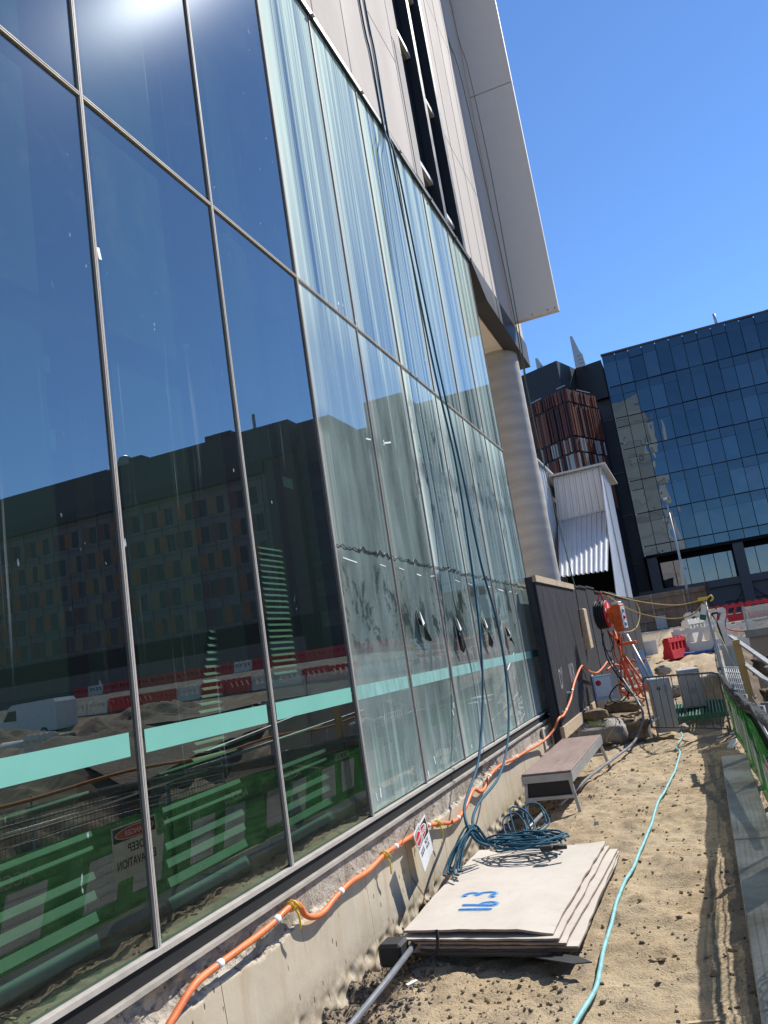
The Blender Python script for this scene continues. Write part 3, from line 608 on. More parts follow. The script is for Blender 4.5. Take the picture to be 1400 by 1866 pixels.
for i, (y, z, hgt, tl) in enumerate(((7.1, 2.2, .3, 14), (8.3, 2.13, .38, -4), (9.45, 2.14, .38, 12), (10.62, 2.0, .2, 8))):
    q = MB(); s_ = math.tan(R(tl))
    P = [(X0-.005, y, z), (X0+.012, y+.05+s_*.1, z-.12), (X0+.05, y+.09+s_*.3, z-.2-hgt*.3), (X0+.03, y+.06+s_*.4, z-hgt), (X0+.02, y-.02+s_*.3, z-hgt*.9), (X0+.05, y-.05+s_*.2, z-hgt*.55), (X0+.015, y-.03, z-.13)]
    Q = [(a+.006, b, c) for a, b, c in P]; n = len(P)
    q.add(P+Q, [tuple(range(n))[::-1], tuple(range(n, 2*n))]+[(j, (j+1) % n, n+(j+1) % n, n+j) for j in range(n)], 1)
    q.add([(X0+.03, y, z-.01), (X0+.05, y+.04, z-.13), (X0+.055, y-.03, z-.15), (X0+.024, y, z-.01), (X0+.044, y+.04, z-.13), (X0+.049, y-.03, z-.15)], [(0, 1, 2), (3, 5, 4), (0, 3, 4, 1), (1, 4, 5, 2), (2, 5, 3, 0)], 0)
    o = obj('torn_film', q, [WHITE, BLACKR]); tag(o, ['torn film flap hanging on the second dirty pane, pale tail', 'torn black film flap left of the hanging blue ropes', 'torn film flap with long black tail right of the blue ropes', 'smallest torn film flap nearest the black hoarding'][i], 'film flap', 'torn film flaps on the dirty panes')

# ------------------------------------------------------------------ far buildings
def part_box(name, m, par, *a): return obj(name, MB().box(*a), m, par)
BB = thing('blue_glass_building', 'large office building with blue mirrored glass above dark street level columns', 'building', (10, 100, 1.5))
part_box('core', mat('dark blue mullion', (.014, .028, .042), .5, bump=0), BB, -4.5, 26, 100.25, 140, 9.5, 34.8)
zr = [9.6, 10.75, 14.75, 18.75, 22.75, 26.75, 30.75, 35.0]; cw = 1.6
pm = {}
for i in range(len(zr)-1):
    for nm, a, b, mt in (('vision', zr[i]+.06 if i else zr[i]+.06, (zr[i+1]-1.15 if i else zr[i+1]-.06), BLUEG), ('spandrel', zr[i+1]-1.13, zr[i+1]-.06, BLUES)):
        if nm == 'spandrel' and i == 0: continue
        mv = []
        for m_ in ((mt, BLUEG2, BLUEG3, BLUEB) if nm == 'vision' else (mt,)):
            me = MB().box(.035, cw-.035, 0, .1, a, b).mesh('pane'); me.materials.append(m_); mv.append(me)
        for c in range(19): inst('pane', random.choices(mv, (6, 3, 3, .35))[0] if len(mv) > 1 else mv[0], BB, (-4.65+c*cw, 100+random.uniform(-.006, .006), 0), (R(random.uniform(-.3, .3)), 0, R(random.uniform(-.45, .45)))) if nm == 'vision' or c < 13 else None
    if i: part_box('spandrel_strip', BLUES, BB, -4.65+13*cw, -4.65+19*cw, 100, 100.1, zr[i+1]-1.13, zr[i+1]-.06)
part_box('parapet', CONCF, BB, -4.7, 26, 99.9, 100.4, 35.0, 35.2)
part_box('soffit', DARKIN, BB, -4.7, 26, 98.9, 140, 9.2, 9.5)
for x in (-4.4, 5.0, 14.6, 24): obj('column', MB().bbox(x, x+1.15, 98.9, 100, 2, 9.3, .03), CONCF, BB)
part_box('upstand', CONCF, BB, -14, 26, 99.0, 99.4, 4.7, 5.5)
for i in range(17):
    x = -3.1+i*1.5
    if any(abs(x-c) < 1.1 for c in (5.0, 14.6)): pass
    obj('street_window', MB().box(x+.04, x+1.46, 101.2, 101.3, 5.4, 8.6), STREETG, BB)
part_box('street_wall', DARKIN, BB, -14, 26, 101.4, 102, 1.5, 9.4)
part_box('base_wall', CONCF, BB, -14, 60, 99.5, 100.1, .5, 4.7)
for k in range(5):
    x = 3+k*5.5
    for a, b in (((x, 99.4, 1.4), (x+2.7, 99.4, 4.6)), ((x+2.7, 99.4, 4.6), (x+5.5, 99.4, 1.4)), ((x, 99.4, 2.9), (x+5.5, 99.4, 2.9))): obj('brace', MB().bar(a, b, .12), BLACKM, BB)
obj('roof_pole', MB().tube([(9.0, 100.5, 35), (8.95, 100.5, 36.6)], .16, 8), STEEL, BB)
for x, y, h_ in ((-12.3, 99, 2.6), (-7.6, 99, 4.2)):
    f = obj('roof_fin', MB().prism([(x-.25, 34), (x+1.0, 34), (x+.9, 34+h_*.35), (x+.6, 34+h_*.5), (x+.1, 34+h_), (x-.2, 34+h_)], 'y', y, y+.5), STEEL, BB)
    obj('louvre', MB().box(x+.3, x+.9, y-.04, y-.002, 34.4, 34.5).box(x+.25, x+.75, y-.04, y-.002, 34.9, 35.0).box(x+.2, x+.6, y-.04, y-.002, 35.4, 35.5), STEELD, f)

DBd = thing('dark_faceted_building', 'black faceted building top with sloping corners behind the rust coloured block', 'building', (-10, 97, 2))
TP = [(-30, 104), (-13.97, 97.0), (-9.57, 95.0), (-8.03, 99.9), (-4.75, 99.1)]; zt = 34.25
for i in range(4):
    a, b = TP[i], TP[i+1]; q = MB(); lo_ = 29.5 if i != 2 else 29
    sh = (.0 if i != 2 else .9)
    q.add([(a[0], a[1], lo_), (b[0]-sh, b[1], lo_), (b[0], b[1], zt), (a[0], a[1], zt), (a[0], a[1]+3, lo_), (b[0]-sh, b[1]+3, lo_), (b[0], b[1]+3, zt), (a[0], a[1]+3, zt)], [(0, 1, 2, 3), (5, 4, 7, 6), (1, 5, 6, 2), (4, 0, 3, 7), (3, 2, 6, 7), (4, 5, 1, 0)])
    obj('facet', q, DARKFAC2 if i == 2 else DARKFAC, DBd)
part_box('rear_wall', DARKFAC, DBd, -30, -4.7, 100.3, 104, 2, 33.9)
for i, z in enumerate((8.9, 14.75, 20, 26.75)): part_box('ledge', CONCF, DBd, -14, -4.75, 100.15, 100.29, z, z+.12)
RB = thing('rust_fin_block', 'block wrapped in staggered vertical rust and grey fins beside the blue glass', 'building', (-8.3, 86, 2))
A0, A1, A2 = Vector((-8.34, 85, 0)), Vector((-12.9, 88.2, 0)), Vector((-5.86, 90.98, 0))
obj('core', MB().prism([(A0.x, A0.y+.4), (A1.x+.2, A1.y+.3), (-12.5, 99), (-6, 99), (A2.x-.2, A2.y+.2)], 'z', 2, 27.4), DARKIN, RB)
tiers = [(26.1, 27.6), (22.3, 26.0), (20.6, 22.2), (18.5, 20.5), (14.5, 18.4)]
fm = {}
for ti, (z0, z1) in enumerate(tiers):
    for mi in range(4):
        me = MB().box(-.09, .09, -.22, .12, z0+.06, z1-.06).mesh('fin'); me.materials.append(RUST[mi]); fm[ti, mi] = me
        me = MB().box(-.16, .16, -.12, .10, z0+.06, z1-.06).mesh('fin'); me.materials.append(RUST[mi]); fm[ti, mi, 'w'] = me
for side, (P, Q, n) in enumerate(((A0, A1, 15), (A0, A2, 16))):
    dv = Q-P; an = math.atan2(dv.y, dv.x)
    for ti in range(5):
        for i in range(n):
            p = P+dv*((i+.5+random.uniform(-.2, .2))/n); grey = random.random() < (.0, .0, .38, .36, .2)[ti]
            mi = 3 if grey else random.choice((0, 0, 1, 1, 2) if side == 0 else (0, 0, 1, 2, 2))
            inst('fin', fm[(ti, mi, 'w') if random.random() < .4 else (ti, mi)], RB, p, (0, 0, an if side == 1 else an+math.pi))
    for z in (26.05, 22.25, 20.55, 18.45): obj('rail', MB().bar((P.x, P.y-.05, z), (Q.x, Q.y-.05, z), .10), BLACKM, RB)
obj('roof_rail', MB().bar((-12.6, 88, 27.75), (-11.2, 87, 27.75), .08).bar((-9.2, 85.6, 27.9), (-8.2, 85, 27.9), .08).bar((-7.3, 87.4, 27.8), (-6.2, 89.8, 27.8), .08), STEEL, RB)

# metal clad site tower behind the black hoarding
SH = thing('metal_clad_tower', 'small tower clad in grey corrugated metal with a sloping lower skirt', 'shed', (-4.3, 41, 1))
def corr(p0, p1, p2, p3, n, dep, nrm):   # corrugated quad p0-p1 bottom edge, p3-p2 top edge
    q = MB(); p0, p1, p2, p3 = map(Vector, (p0, p1, p2, p3)); nr = Vector(nrm).normalized(); vs = []; k = 0
    for i in range(n):
        for f, d in ((0, 0), (.28, 0), (.38, dep), (.62, dep), (.72, 0)):
            t = (i+f)/n; vs.append((p0.lerp(p1, t)+nr*d, p3.lerp(p2, t)+nr*d))
    vs.append((p1, p2)); m_ = len(vs); pts = [a for a, b in vs]+[b for a, b in vs]; th = -nr*.03
    q.add(pts+[Vector(a)+th for a in pts], [(i, i+1, m_+i+1, m_+i) for i in range(m_-1)]+[(2*m_+i+1, 2*m_+i, 3*m_+i, 3*m_+i+1) for i in range(m_-1)]+[(0, m_, 3*m_, 2*m_), (m_-1, 3*m_-1, 4*m_-1, 2*m_-1)[::1]]); return q
obj('upper_front', corr((-5.5, 40, 7.35), (-3.0, 40, 7.45), (-3.0, 40, 9.6), (-5.3, 40, 9.55), 8, .05, (0, -1, 0)), CORR, SH)
obj('lower_skirt', corr((-5.19, 35, 4.28), (-3.17, 35, 4.19), (-3.0, 39.95, 7.42), (-5.5, 39.95, 7.33), 10, .06, (0, -.55, .83)), CORR, SH)
obj('side_wall', corr((-3.12, 34.3, .8), (-3.0, 43.3, .8), (-2.97, 44.0, 9.2), (-2.97, 39.9, 9.62), 18, .03, (1, 0, 0)), CORR, SH)
obj('wing_wall', corr((-5.82, 30.5, 2), (-5.60, 39.9, 2), (-5.55, 39.9, 9.9), (-5.85, 30.5, 9.9), 16, .04, (1, 0, 0)), CORR, SH)
obj('roof', MB().box(-8.5, -5.45, 29.8, 46, 9.95, 10.05).box(-5.45, -2.7, 39.7, 46, 9.60, 9.68), CORR, SH)
obj('flashing', MB().bar((-5.5, 39.93, 7.36), (-2.98, 39.93, 7.46), .09).bar((-2.97, 39.93, 1), (-2.97, 39.93, 9.6), .10).bar((-5.4, 39.7, 9.62), (-2.7, 39.7, 9.66), .1), STEEL, SH)
obj('inner_wall', MB().box(-5.6, -3.05, 40.1, 40.2, .8, 7.3).box(-9.5, -5.9, 30.6, 46, .8, 9.8), DARKIN, SH)

# lower brown apartment block far to the right (seen in the glass) and its neighbours
BR = thing('brown_window_block', 'long dark brown block with grid of coloured windows mirrored in the clean panes', 'building', (75, 102, 4))
part_box('wall', BRN2, BR, 48.3, 112, 100.4, 130, 3, 31.2); part_box('end_wall', BRN1, BR, 43.6, 48.28, 99.9, 130, 3, 33); part_box('roof_band', DARKFAC2, BR, 43.5, 112, 99.6, 130, 33.0, 37.9)
part_box('cornice', DARKFAC, BR, 48.3, 112, 99.4, 130, 31.2, 33.0); part_box('base', DARKIN, BR, 43.5, 112, 99.8, 100.35, 3, 10.2)
for ml, z in enumerate((37.9, 38.1)): part_box('roof_plant', DARKFAC, BR, (54, 70)[ml], (58.5, 74)[ml], 101, 106, 37.9, 39.2)
obj('roof_dome', MB().lathe([(1.3, 0), (1.3, .8), (1.0, 1.7), (.3, 2.1), (0, 2.1)], 14, Matrix.Translation((73.5, 101.5, 37.9))), STEELD, BR)
obj('roof_pole', MB().tube([(49.5, 101, 38), (49.5, 101, 40.5)], .25, 8), STEELD, BR)
wm = []
for mt in (WINO, WINR, WINY, WINR, WINO):
    me = MB().box(0, 1.45, -.1, 0, 0, 2.5).mesh('window'); me.materials.append(mt); wm.append(me)
dm = MB().box(0, 1.1, -.06, 0, 0, 2.5).mesh('window'); dm.materials.append(DKGL)
for j in range(5):
    for i in range(21):
        x = 49.6+i*3.0+random.choice((0, .6)); z = 11.0+j*4.05
        inst('window', random.choice(wm), BR, (x+1.15, 100.38, z)); inst('window', dm, BR, (x, 100.38, z-.1))
for j in range(6): part_box('floor_line', BRN1, BR, 48.35, 112, 100.3, 100.39, 10.35+j*4.05, 10.42+j*4.05)
for i in range(21): part_box('joint', BRN1, BR, 49.2+i*3, 49.27+i*3, 100.3, 100.38, 10.5, 31.2)
GT = thing('grey_plant_tower', 'grey stepped block with raised plant room mirrored in the streaked panes', 'building', (34, 106, 3))
part_box('wall', DARKFAC2, GT, 26.2, 43.4, 101, 130, 2.5, 34.2); part_box('plant_room', CONCF, GT, 27.5, 33.6, 104, 116, 34.2, 38.8); part_box('plant_room', DARKFAC2, GT, 38, 43, 101.5, 112, 34.2, 37.6)
for j in range(6): part_box('window_band', DKGL, GT, 26.6, 43.2, 100.9, 101, 8+j*4.2, 10.2+j*4.2)
PT = thing('roof_plant_block', 'grey plant block on the blue glass building roof', 'plant room', (18, 112, 35))
part_box('wall', CONCF, PT, 15.2, 20.5, 107, 120, 34.8, 37.6); part_box('louvre', DARKFAC2, PT, 15.5, 20.2, 106.9, 107, 35.4, 37)

# ------------------------------------------------------------------ street edge: plywood, barriers, lamp, van
PW = thing('plywood_hoarding', 'brown plywood hoarding with timber battens below the blue glass building', 'hoarding', (-1.5, 60, 1.5))
for i in range(4):
    for j in range(2): obj('panel', MB().box(-5.2+i*1.5+.01, -5.2+(i+1)*1.5-.01, 60, 60.06, 1.3+j*1.25, 1.3+(j+1)*1.25-.02), PLYB, PW)
for i in range(9): obj('batten', MB().box(-5.1+i*.72, -5.02+i*.72, 59.88, 59.995, 1.2, 3.75+.02*(i % 3)), TIMBER if i % 3 == 0 else PLYB, PW)
for z in (1.9, 2.7, 3.45): obj('rail', MB().box(-5.2, .75, 59.80, 59.87, z, z+.09), PLYB, PW)
for i in range(2): obj('panel', MB().box(.82+0*i, .95, 58.5+i*1.2, 59.6+i*1.2, 1.3, 3.9), BLACKPLY, PW)
obj('grey_panel', MB().box(-2.9, -2.2, 59.6, 59.7, 1.2, 2.2), STEEL, PW)

def barrier_bm():
    q = MB()
    q.prism([(-.26, 0), (.26, 0), (.22, .40), (-.22, .40)], 'x', -.98, .98)
    q.prism([(-.17, .76), (.17, .76), (.15, .92), (-.15, .92)], 'x', -.99, .99)
    for i in range(5): q.prism([(-.13, .915), (.13, .915), (.11, .99), (-.11, .99)], 'x', -.9+i*.4, -.68+i*.4)
    for i in range(5):
        x = -.98+i*.42
        q.add([(x, -.20, .39), (x+.14, -.20, .39), (x+.14, .20, .39), (x, .20, .39), (x+.16, -.15, .77), (x+.30, -.15, .77), (x+.30, .15, .77), (x+.16, .15, .77)], [(0, 1, 5, 4), (1, 2, 6, 5), (2, 3, 7, 6), (3, 0, 4, 7), (4, 5, 6, 7), (3, 2, 1, 0)])
    q.box(-.98, -.84, -.15, .15, .4, .76); q.box(.84, .98, -.15, .15, .4, .76); return q
bq = barrier_bm(); bred = bq.mesh('water_barrier'); bred.materials.append(REDP); bwht = bq.mesh('water_barrier'); bwht.materials.append(WHITB)
def barrier(me, x, y, rz, label, group, sc=1., dz=0.):
    o = bpy.data.objects.new('water_barrier', me); C.objects.link(o); o.location = (x, y, hz(x, y)+dz-.02); o.rotation_euler = (0, 0, rz); o.scale = (sc,)*3; return tag(o, label, 'barrier', group)
n = 0
cols = 'rrrrrrwwrrwwrrwrrrwwrrr'
for i, ch in enumerate(cols):
    x = 1.45+i*2.03; y = 50-.02*i
    if ch == 'r': barrier(bred, x, y, R(random.uniform(-4, 4)), 'red plastic barrier in the long row along the street edge', 'red barriers along the street edge', 1., .12 if i < 5 else 0)
    else: barrier(bwht, x, y, R(random.uniform(-4, 4)), 'white plastic barrier in the long row along the street edge', 'white barriers along the street edge')
for i in range(24):
    x = 10+i*2.1; y = 68+.12*i; ch = 'w' if i % 9 == 4 else 'r'
    barrier(bred if ch == 'r' else bwht, x, y, R(random.uniform(-5, 5)), ('red' if ch == 'r' else 'white')+' plastic barrier in the far row below the brown block', ('red' if ch == 'r' else 'white')+' barriers in the far row', 1.05)
barrier(bwht, .25, 45.4, R(18), 'dirty white barrier joining the start of the red row', 'white barriers near the path end', 1.05, .1)
barrier(bwht, -.35, 39.5, R(70), 'white barrier turning towards the path beside plywood', 'white barriers near the path end', 1., .05)
barrier(bwht, -.15, 31, R(8), 'dirty white barrier with blue strap beside the single red barrier', 'white barriers near the path end', .92)
barrier(bred, -1.0, 30, R(68), 'single short red barrier standing on the sandy path', 'red barriers near the path end', .72)
barrier(bwht, .9, 33, R(5), 'white barrier behind the fence end beside the excavation', 'white barriers near the path end', .92)
barrier(bwht, 22.6, 28, R(12), 'lone white barrier in front of the pale pipes, mirrored in the first pane', 'white barriers in the site', 1.05)
o = obj('blue_strap', MB().tube(spline([(-.9, 30.1, hz(-.9, 30)+.06), (-.5, 30.2, hz(-.5, 30)+.1), (-.1, 30.35, hz(0, 30)+.08), (.15, 30.3, hz(0, 30.3)+.1), (.3, 30.4, hz(.3, 30.4)+.25)], 4), .05, 6), mat('blue webbing', (.03, .10, .32), .7)); tag(o, 'blue strap draped over the dirty white barrier', 'strap')
o = obj('white_board', MB().bbox(-2.55, -1.75, 33, 33.06, hz(-2.1, 33), hz(-2.1, 33)+.55, .01), WHITEP); tag(o, 'white board leaning beyond the black hoarding end', 'board')

LP = thing('street_lamp', 'thin pale street lamp before the blue glass building', 'street lamp', (-.42, 60, 1.4))
obj('pole', MB().tube([(-.42, 60, 1.4), (-.44, 60, 5), (-.50, 60, 9.2)], [.10, .085, .06], 10), STEEL, LP); obj('arm', MB().tube(spline([(-.50, 60, 9.2), (-.52, 59.8, 9.8), (-.56, 59.2, 10.05)], 4), .05, 8), STEEL, LP)
obj('lamp_head', MB().bbox(-.68, -.44, 58.6, 59.25, 9.98, 10.10, .03), WHITEP, LP)
def flagpole(x, y, zt_, lab):
    t_ = thing('light_pole', lab, 'pole', (x, y, 2)); obj('pole', MB().tube([(x, y, 2), (x, y, zt_)], .08, 8), STEEL, t_); obj('lamp_head', MB().bbox(x-.5, x+.1, y-.1, y+.1, zt_, zt_+.12, .02), WHITEP, t_)
flagpole(43.6, 85, 13.5, 'slim light pole mirrored in the third clean pane')
obj_h = thing('site_hoarding', 'long pinkish brown site hoarding below the brown window block', 'hoarding', (65, 93, 4))
for i in range(24): obj('panel', MB().box(42+i*2.4, 42+i*2.4+2.37, 93, 93.08, hz(43+i*2.4, 93)-.3, hz(43+i*2.4, 93)+2.1), mat('faded pinkish plywood', (.20, .145, .13), .85, 0, .2, .5) if 'faded pinkish plywood' not in MATS else MATS['faded pinkish plywood'], obj_h)

def van(x, y):
    z = hz(x, y); t_ = thing('delivery_van', 'white delivery van parked across the site, mirrored in the first pane', 'van', (x, y, z))
    prof = [(3.0, .45), (3.0, 1.05), (2.75, 1.25), (1.95, 1.42), (1.3, 2.25), (.9, 2.5), (-2.8, 2.55), (-3.0, 2.3), (-3.0, .45)]
    obj('body', MB().prism([(x+a, z+b) for a, b in prof], 'y', y-1, y+1), VANW, t_)
    obj('windscreen', MB().add([(x+1.93, y-.85, z+1.47), (x+1.93, y+.85, z+1.47), (x+1.34, y+.8, z+2.23), (x+1.34, y-.8, z+2.23), (x+1.99, y-.85, z+1.50), (x+1.99, y+.85, z+1.5), (x+1.40, y+.8, z+2.26), (x+1.40, y-.8, z+2.26)], [(4, 5, 6, 7), (0, 3, 2, 1), (0, 1, 5, 4), (2, 3, 7, 6), (0, 4, 7, 3), (1, 2, 6, 5)]), DKGL, t_)
    obj('side_window', MB().prism([(x+1.75, z+1.45), (x+1.25, z+2.1), (x+.55, z+2.1), (x+.55, z+1.4)], 'y', y-1.012, y-1.002), DKGL, t_)
    obj('bumper', MB().bbox(x+2.9, x+3.1, y-.95, y+.95, z+.3, z+.62, .04), BLACKR, t_)
    for sx in (1.95, -1.85):
        for sy in (-1.03, .83):
            w = obj('wheel', MB().lathe([(0, 0), (.36, 0), (.36, .2), (0, .2)], 18, Matrix.Translation((x+sx, y+sy, z+.36)) @ Matrix.Rotation(R(-90), 4, 'X')), BLACKR, t_)
            obj('rim', MB().lathe([(0, -.01), (.2, -.01), (.22, .0)], 12, Matrix.Translation((x+sx, y+sy, z+.36)) @ Matrix.Rotation(R(-90), 4, 'X')), STEEL, w)
    for s_ in (-.7, .55): obj('headlight', MB().bbox(x+2.72, x+3.01, y+s_, y+s_+.2, z+1.0, z+1.16, .02), WHITE, t_)
van(39.8, 45)
for i, (x, y, L, m_, lab) in enumerate(((25.8, 32, 2.6, mat('pale concrete pipe', (.42, .36, .26), .8), 'pale concrete pipe lying across the site behind the white barrier'), (28.4, 32.6, 2.4, WHITB, 'white wrapped pipe lying beside the pale concrete pipe'))):
    z = hz(x, y)+.38; M = Matrix.Translation((x-L/2, y, z)) @ Matrix.Rotation(R(90), 4, 'Y')
    t_ = obj('pipe', MB().lathe([(.30, 0), (.38, 0), (.38, L), (.30, L), (.30, 0)], 20, M), m_); tag(t_, lab, 'pipe')
for i, (x, y, sx, sy, h_) in enumerate(((24, 38, 5, 3, 1.3), (14, 22, 4, 4, 1.2), (33, 36, 4, 3, .9), (4.5, 27, 2.6, 2.2, 1.1))):
    q = MB(); n_ = 26
    gxs, gys = np.meshgrid(np.linspace(-1, 1, n_), np.linspace(-1, 1, n_)); rr = np.sqrt(gxs**2+gys**2)
    zz = np.clip(1-rr, 0, 1)**1.2*h_+(vn(gxs*3, gys*3, 2.2, 40+i)-.5)*.45*np.clip(1-rr, 0, 1)*h_-.1
    px_, py_ = x+gxs*sx, y+gys*sy; Zs = H(px_, py_, False)+zz
    q.add(np.stack([px_.ravel(), py_.ravel(), Zs.ravel()], 1).tolist(), [(j*n_+k, j*n_+k+1, (j+1)*n_+k+1, (j+1)*n_+k) for j in range(n_-1) for k in range(n_-1)], 0, True)
    o = obj('earth_mound', q, DIRTB); o['kind'] = 'structure'

# ------------------------------------------------------------------ black hoarding
HB = thing('black_hoarding', 'black painted plywood hoarding with raw timber rails beside the glass end', 'hoarding', (-2.1, 13, 0))
obj('panel', MB().box(-2.185, -2.155, 12.05, 15.95, .50, 2.62), BLACKPLY, HB, label='nearest sheet with chalk letters')
for a, b in ((12.02, 13.9), (13.93, 15.95)):
    obj('top_rail', MB().box(-2.20, -2.13, a, b, 2.62, 2.72), TIMBER, HB); obj('bottom_rail', MB().box(-2.20, -2.13, a, b, .33, .50), TIMBER, HB)
obj('end_post', MB().box(-2.30, -2.19, 12.0, 12.1, .0, 2.7), BLACKPLY, HB)
ys = [16.0, 17.2, 18.4, 19.9, 21.4, 23.2, 25.2, 27.4, 30, 33]
for i in range(len(ys)-1):
    zb = hz(-2.3, ys[i])-.1; obj('panel', MB().box(-2.26-.01*(i % 2), -2.22-.01*(i % 2), ys[i]+.01, ys[i+1]-.01, zb, 2.68+.03*(i % 3)), BLACKPLY, HB)
    obj('capping', MB().box(-2.28, -2.20, ys[i]+.01, ys[i+1]-.01, 2.70+.03*(i % 3), 2.74+.03*(i % 3)), BLACKPLY, HB)
text('chalk_lettering', 'D"', (-2.1535, 12.55, 1.0), (0, 1, 0), (0, 0, 1), .42, mat('white chalk', (.20, .20, .21), .9, bump=0), HB, .0004, sx=.8); text('chalk_lettering', 'IKR', (-2.1535, 13.6, 1.02), (0, 1, 0), (0, 0, 1), .42, MATS['white chalk'], HB, .0004, sx=.9)
obj('bracket', MB().bbox(-2.22, -2.08, 16.3, 16.75, 1.45, 2.25, .02), TIMBER, HB)

# ------------------------------------------------------------------ cables, hoses and ropes
HOSE = [(-2.33, 2.6, .25), (-2.33, 2.916, .435), (-2.33, 3.003, .476), (-2.33, 3.116, .523), (-2.33, 3.222, .543), (-2.33, 3.494, .546), (-2.33, 3.698, .548), (-2.33, 3.866, .556), (-2.33, 4.001, .572), (-2.33, 4.112, .567), (-2.33, 4.16, .53), (-2.33, 4.193, .486), (-2.33, 4.289, .443), (-2.33, 4.413, .43), (-2.33, 4.587, .457), (-2.33, 4.821, .475), (-2.33, 5.085, .464), (-2.33, 5.39, .486), (-2.33, 5.66, .483), (-2.33, 5.952, .473), (-2.33, 6.238, .474), (-2.33, 6.567, .423), (-2.33, 6.919, .352), (-2.33, 7.133, .341), (-2.33, 7.389, .375), (-2.33, 7.624, .445), (-2.33, 7.777, .465), (-2.33, 7.946, .407), (-2.33, 8.141, .406), (-2.33, 8.322, .469), (-2.33, 8.707, .502), (-2.33, 9.095, .496), (-2.33, 9.497, .467), (-2.33, 10.207, .446), (-2.3, 11.19, .427), (-2.2, 11.534, .513), (-2.12, 11.7, .653), (-2.1, 12.061, .667), (-2.08, 12.754, .81), (-2.06, 13.033, .951), (-2.06, 13.576, 1.083), (-2.06, 14.509, 1.225), (-2.06, 15.136, 1.101), (-2.06, 16.287, .988), (-2.05, 17.437, 1.037), (-2.05, 18.293, 1.094), (-2.04, 18.79, 1.042)]
OH = thing('orange_conduit', 'orange corrugated conduit sagging along the concrete plinth', 'conduit', (-2.33, 6, .45))
sp = spline(HOSE, 6); obj('conduit', MB().tube(sp, .0168, 10), ORANGE, OH)
def near(yv): return min(range(len(sp)), key=lambda i: abs(sp[i].y-yv))
for yv in (3.35, 3.88, 4.66, 5.62, 6.33, 7.15, 8.35, 9.0, 9.7, 12.3, 13.0):
    i = near(yv); obj('collar', MB().tube([sp[i]-(sp[i+1]-sp[i]).normalized()*.022, sp[i]+(sp[i+1]-sp[i]).normalized()*.02], .0192, 10), WHITEP, OH)
    i = near(yv-.04); obj('bracket', MB().box(X0+.03, sp[i].x-.01, sp[i].y-.012, sp[i].y+.012, sp[i].z-.035, sp[i].z-.01), WHITEP, OH)
for yv in (4.06, 5.38, 6.55):
    i = near(yv); p = sp[i]; obj('tie', MB().tube([p+Vector((.0, .02*math.sin(a), 0))+Vector((.025*math.cos(a*3), .0, .026*math.sin(a*3))) for a in np.linspace(0, 6.3, 22)], .0045, 5).tube(spline([p+Vector((.02, 0, -.02)), p+Vector((.03, .015, -.06)), p+Vector((.02, .03, -.13))], 3), .006, 5).tube([p+Vector((.02, .0, .02)), p+Vector((.04, .03, -.02))], .005, 5), YEL, OH)

CY = [(-.95, 3.6, .03), (-.942, 3.915, .02), (-.932, 4.015, .02), (-.905, 4.219, .02), (-.875, 4.457, .02), (-.883, 4.716, .02), (-.896, 4.992, .02), (-.896, 5.349, .02), (-.89, 5.816, .02), (-.872, 6.238, .02), (-.843, 6.619, .02), (-.817, 7.291, .02), (-.784, 8.18, .02), (-.757, 9.037, .02), (-.688, 10.076, .02), (-.629, 11.397, .02), (-.638, 12.103, .02), (-.692, 12.5, .02), (-.621, 13.47, .02), (-.671, 14.297, .02)]
cs = spline(CY, 6); o = obj('turquoise_hose', MB().tube([(p.x, p.y, .5*float(np.mean([hz(p.x+a, p.y+b) for a in (-.05, 0, .05) for b in (-.12, -.05, .05, .12)]))+.5*float(H(p.x, p.y, False))+.02) for p in cs], .0125, 10), CYANM); tag(o, 'pale turquoise hose running down the middle of the dirt path', 'hose')
def on_ground(pts, r): return [(x, y, max(z, hz(x, y)+r)) for x, y, z in pts]
o = obj('conduit_pipe', MB().tube(on_ground([(-2.0, 3.6, .03), (-2.021, 3.896, .03), (-2.027, 4.432, .035), (-2.035, 5.02, .05)], .018), .018, 10).tube([(-2.035, 5.021, .05), (-2.035, 5.022, .05)], .012, 8), GREYPIPE); tag(o, 'straight grey pipe lying on gravel before the board stack', 'pipe')
o = obj('conduit_pipe', MB().tube([(-1.9, 7.6, .06), (-1.861, 8.55, .06)], .018, 10), GREYPIPE); tag(o, 'short grey pipe poking out between rope coil and platform', 'pipe')
PB = [(-1.78, 8.9, .04), (-1.715, 9.476, .05), (-1.643, 10.408, .05), (-1.49, 11.534, .05), (-1.325, 12.691, .06), (-1.279, 13.568, .08), (-1.191, 13.6, .235), (-1.149, 13.7, .389), (-1.187, 13.8, .529), (-1.272, 14.2, .635), (-1.428, 14.8, .817), (-1.617, 15.3, 1.148), (-1.716, 15.5, 1.452), (-1.735, 15.5, 1.657)]
o = obj('service_hose', MB().tube(on_ground(spline(PB, 6), .02), .019, 10), GREYPIPE); tag(o, 'dark grey hose climbing from the platform up to the cable reel', 'hose')
o = obj('white_hose', MB().tube(spline([(-.95, 14.2, .25), (-1.05, 13.9, .22), (-1.12, 13.85, .12), (-1.1, 13.8, .02)], 5), .018, 8), WHITEP); tag(o, 'short white hose end beside the grey cabinet', 'hose')
RA = [(-2.36, 8.5, 14), (-2.36, 8.54, 9.975), (-2.36, 8.643, 9.25), (-2.36, 8.67, 8.25), (-2.3, 8.56, 7.911), (-2.28, 8.52, 7.373), (-2.24, 8.504, 5.992), (-2.2, 8.492, 4.822), (-2.17, 8.596, 3.86), (-2.15, 8.45, 2.837), (-2.14, 8.285, 2.06), (-2.13, 7.973, 1.402), (-2.12, 7.379, .804), (-2.1, 6.731, .57), (-2.06, 6.482, .471), (-1.97, 6.359, .33), (-1.9, 6.45, .25)]
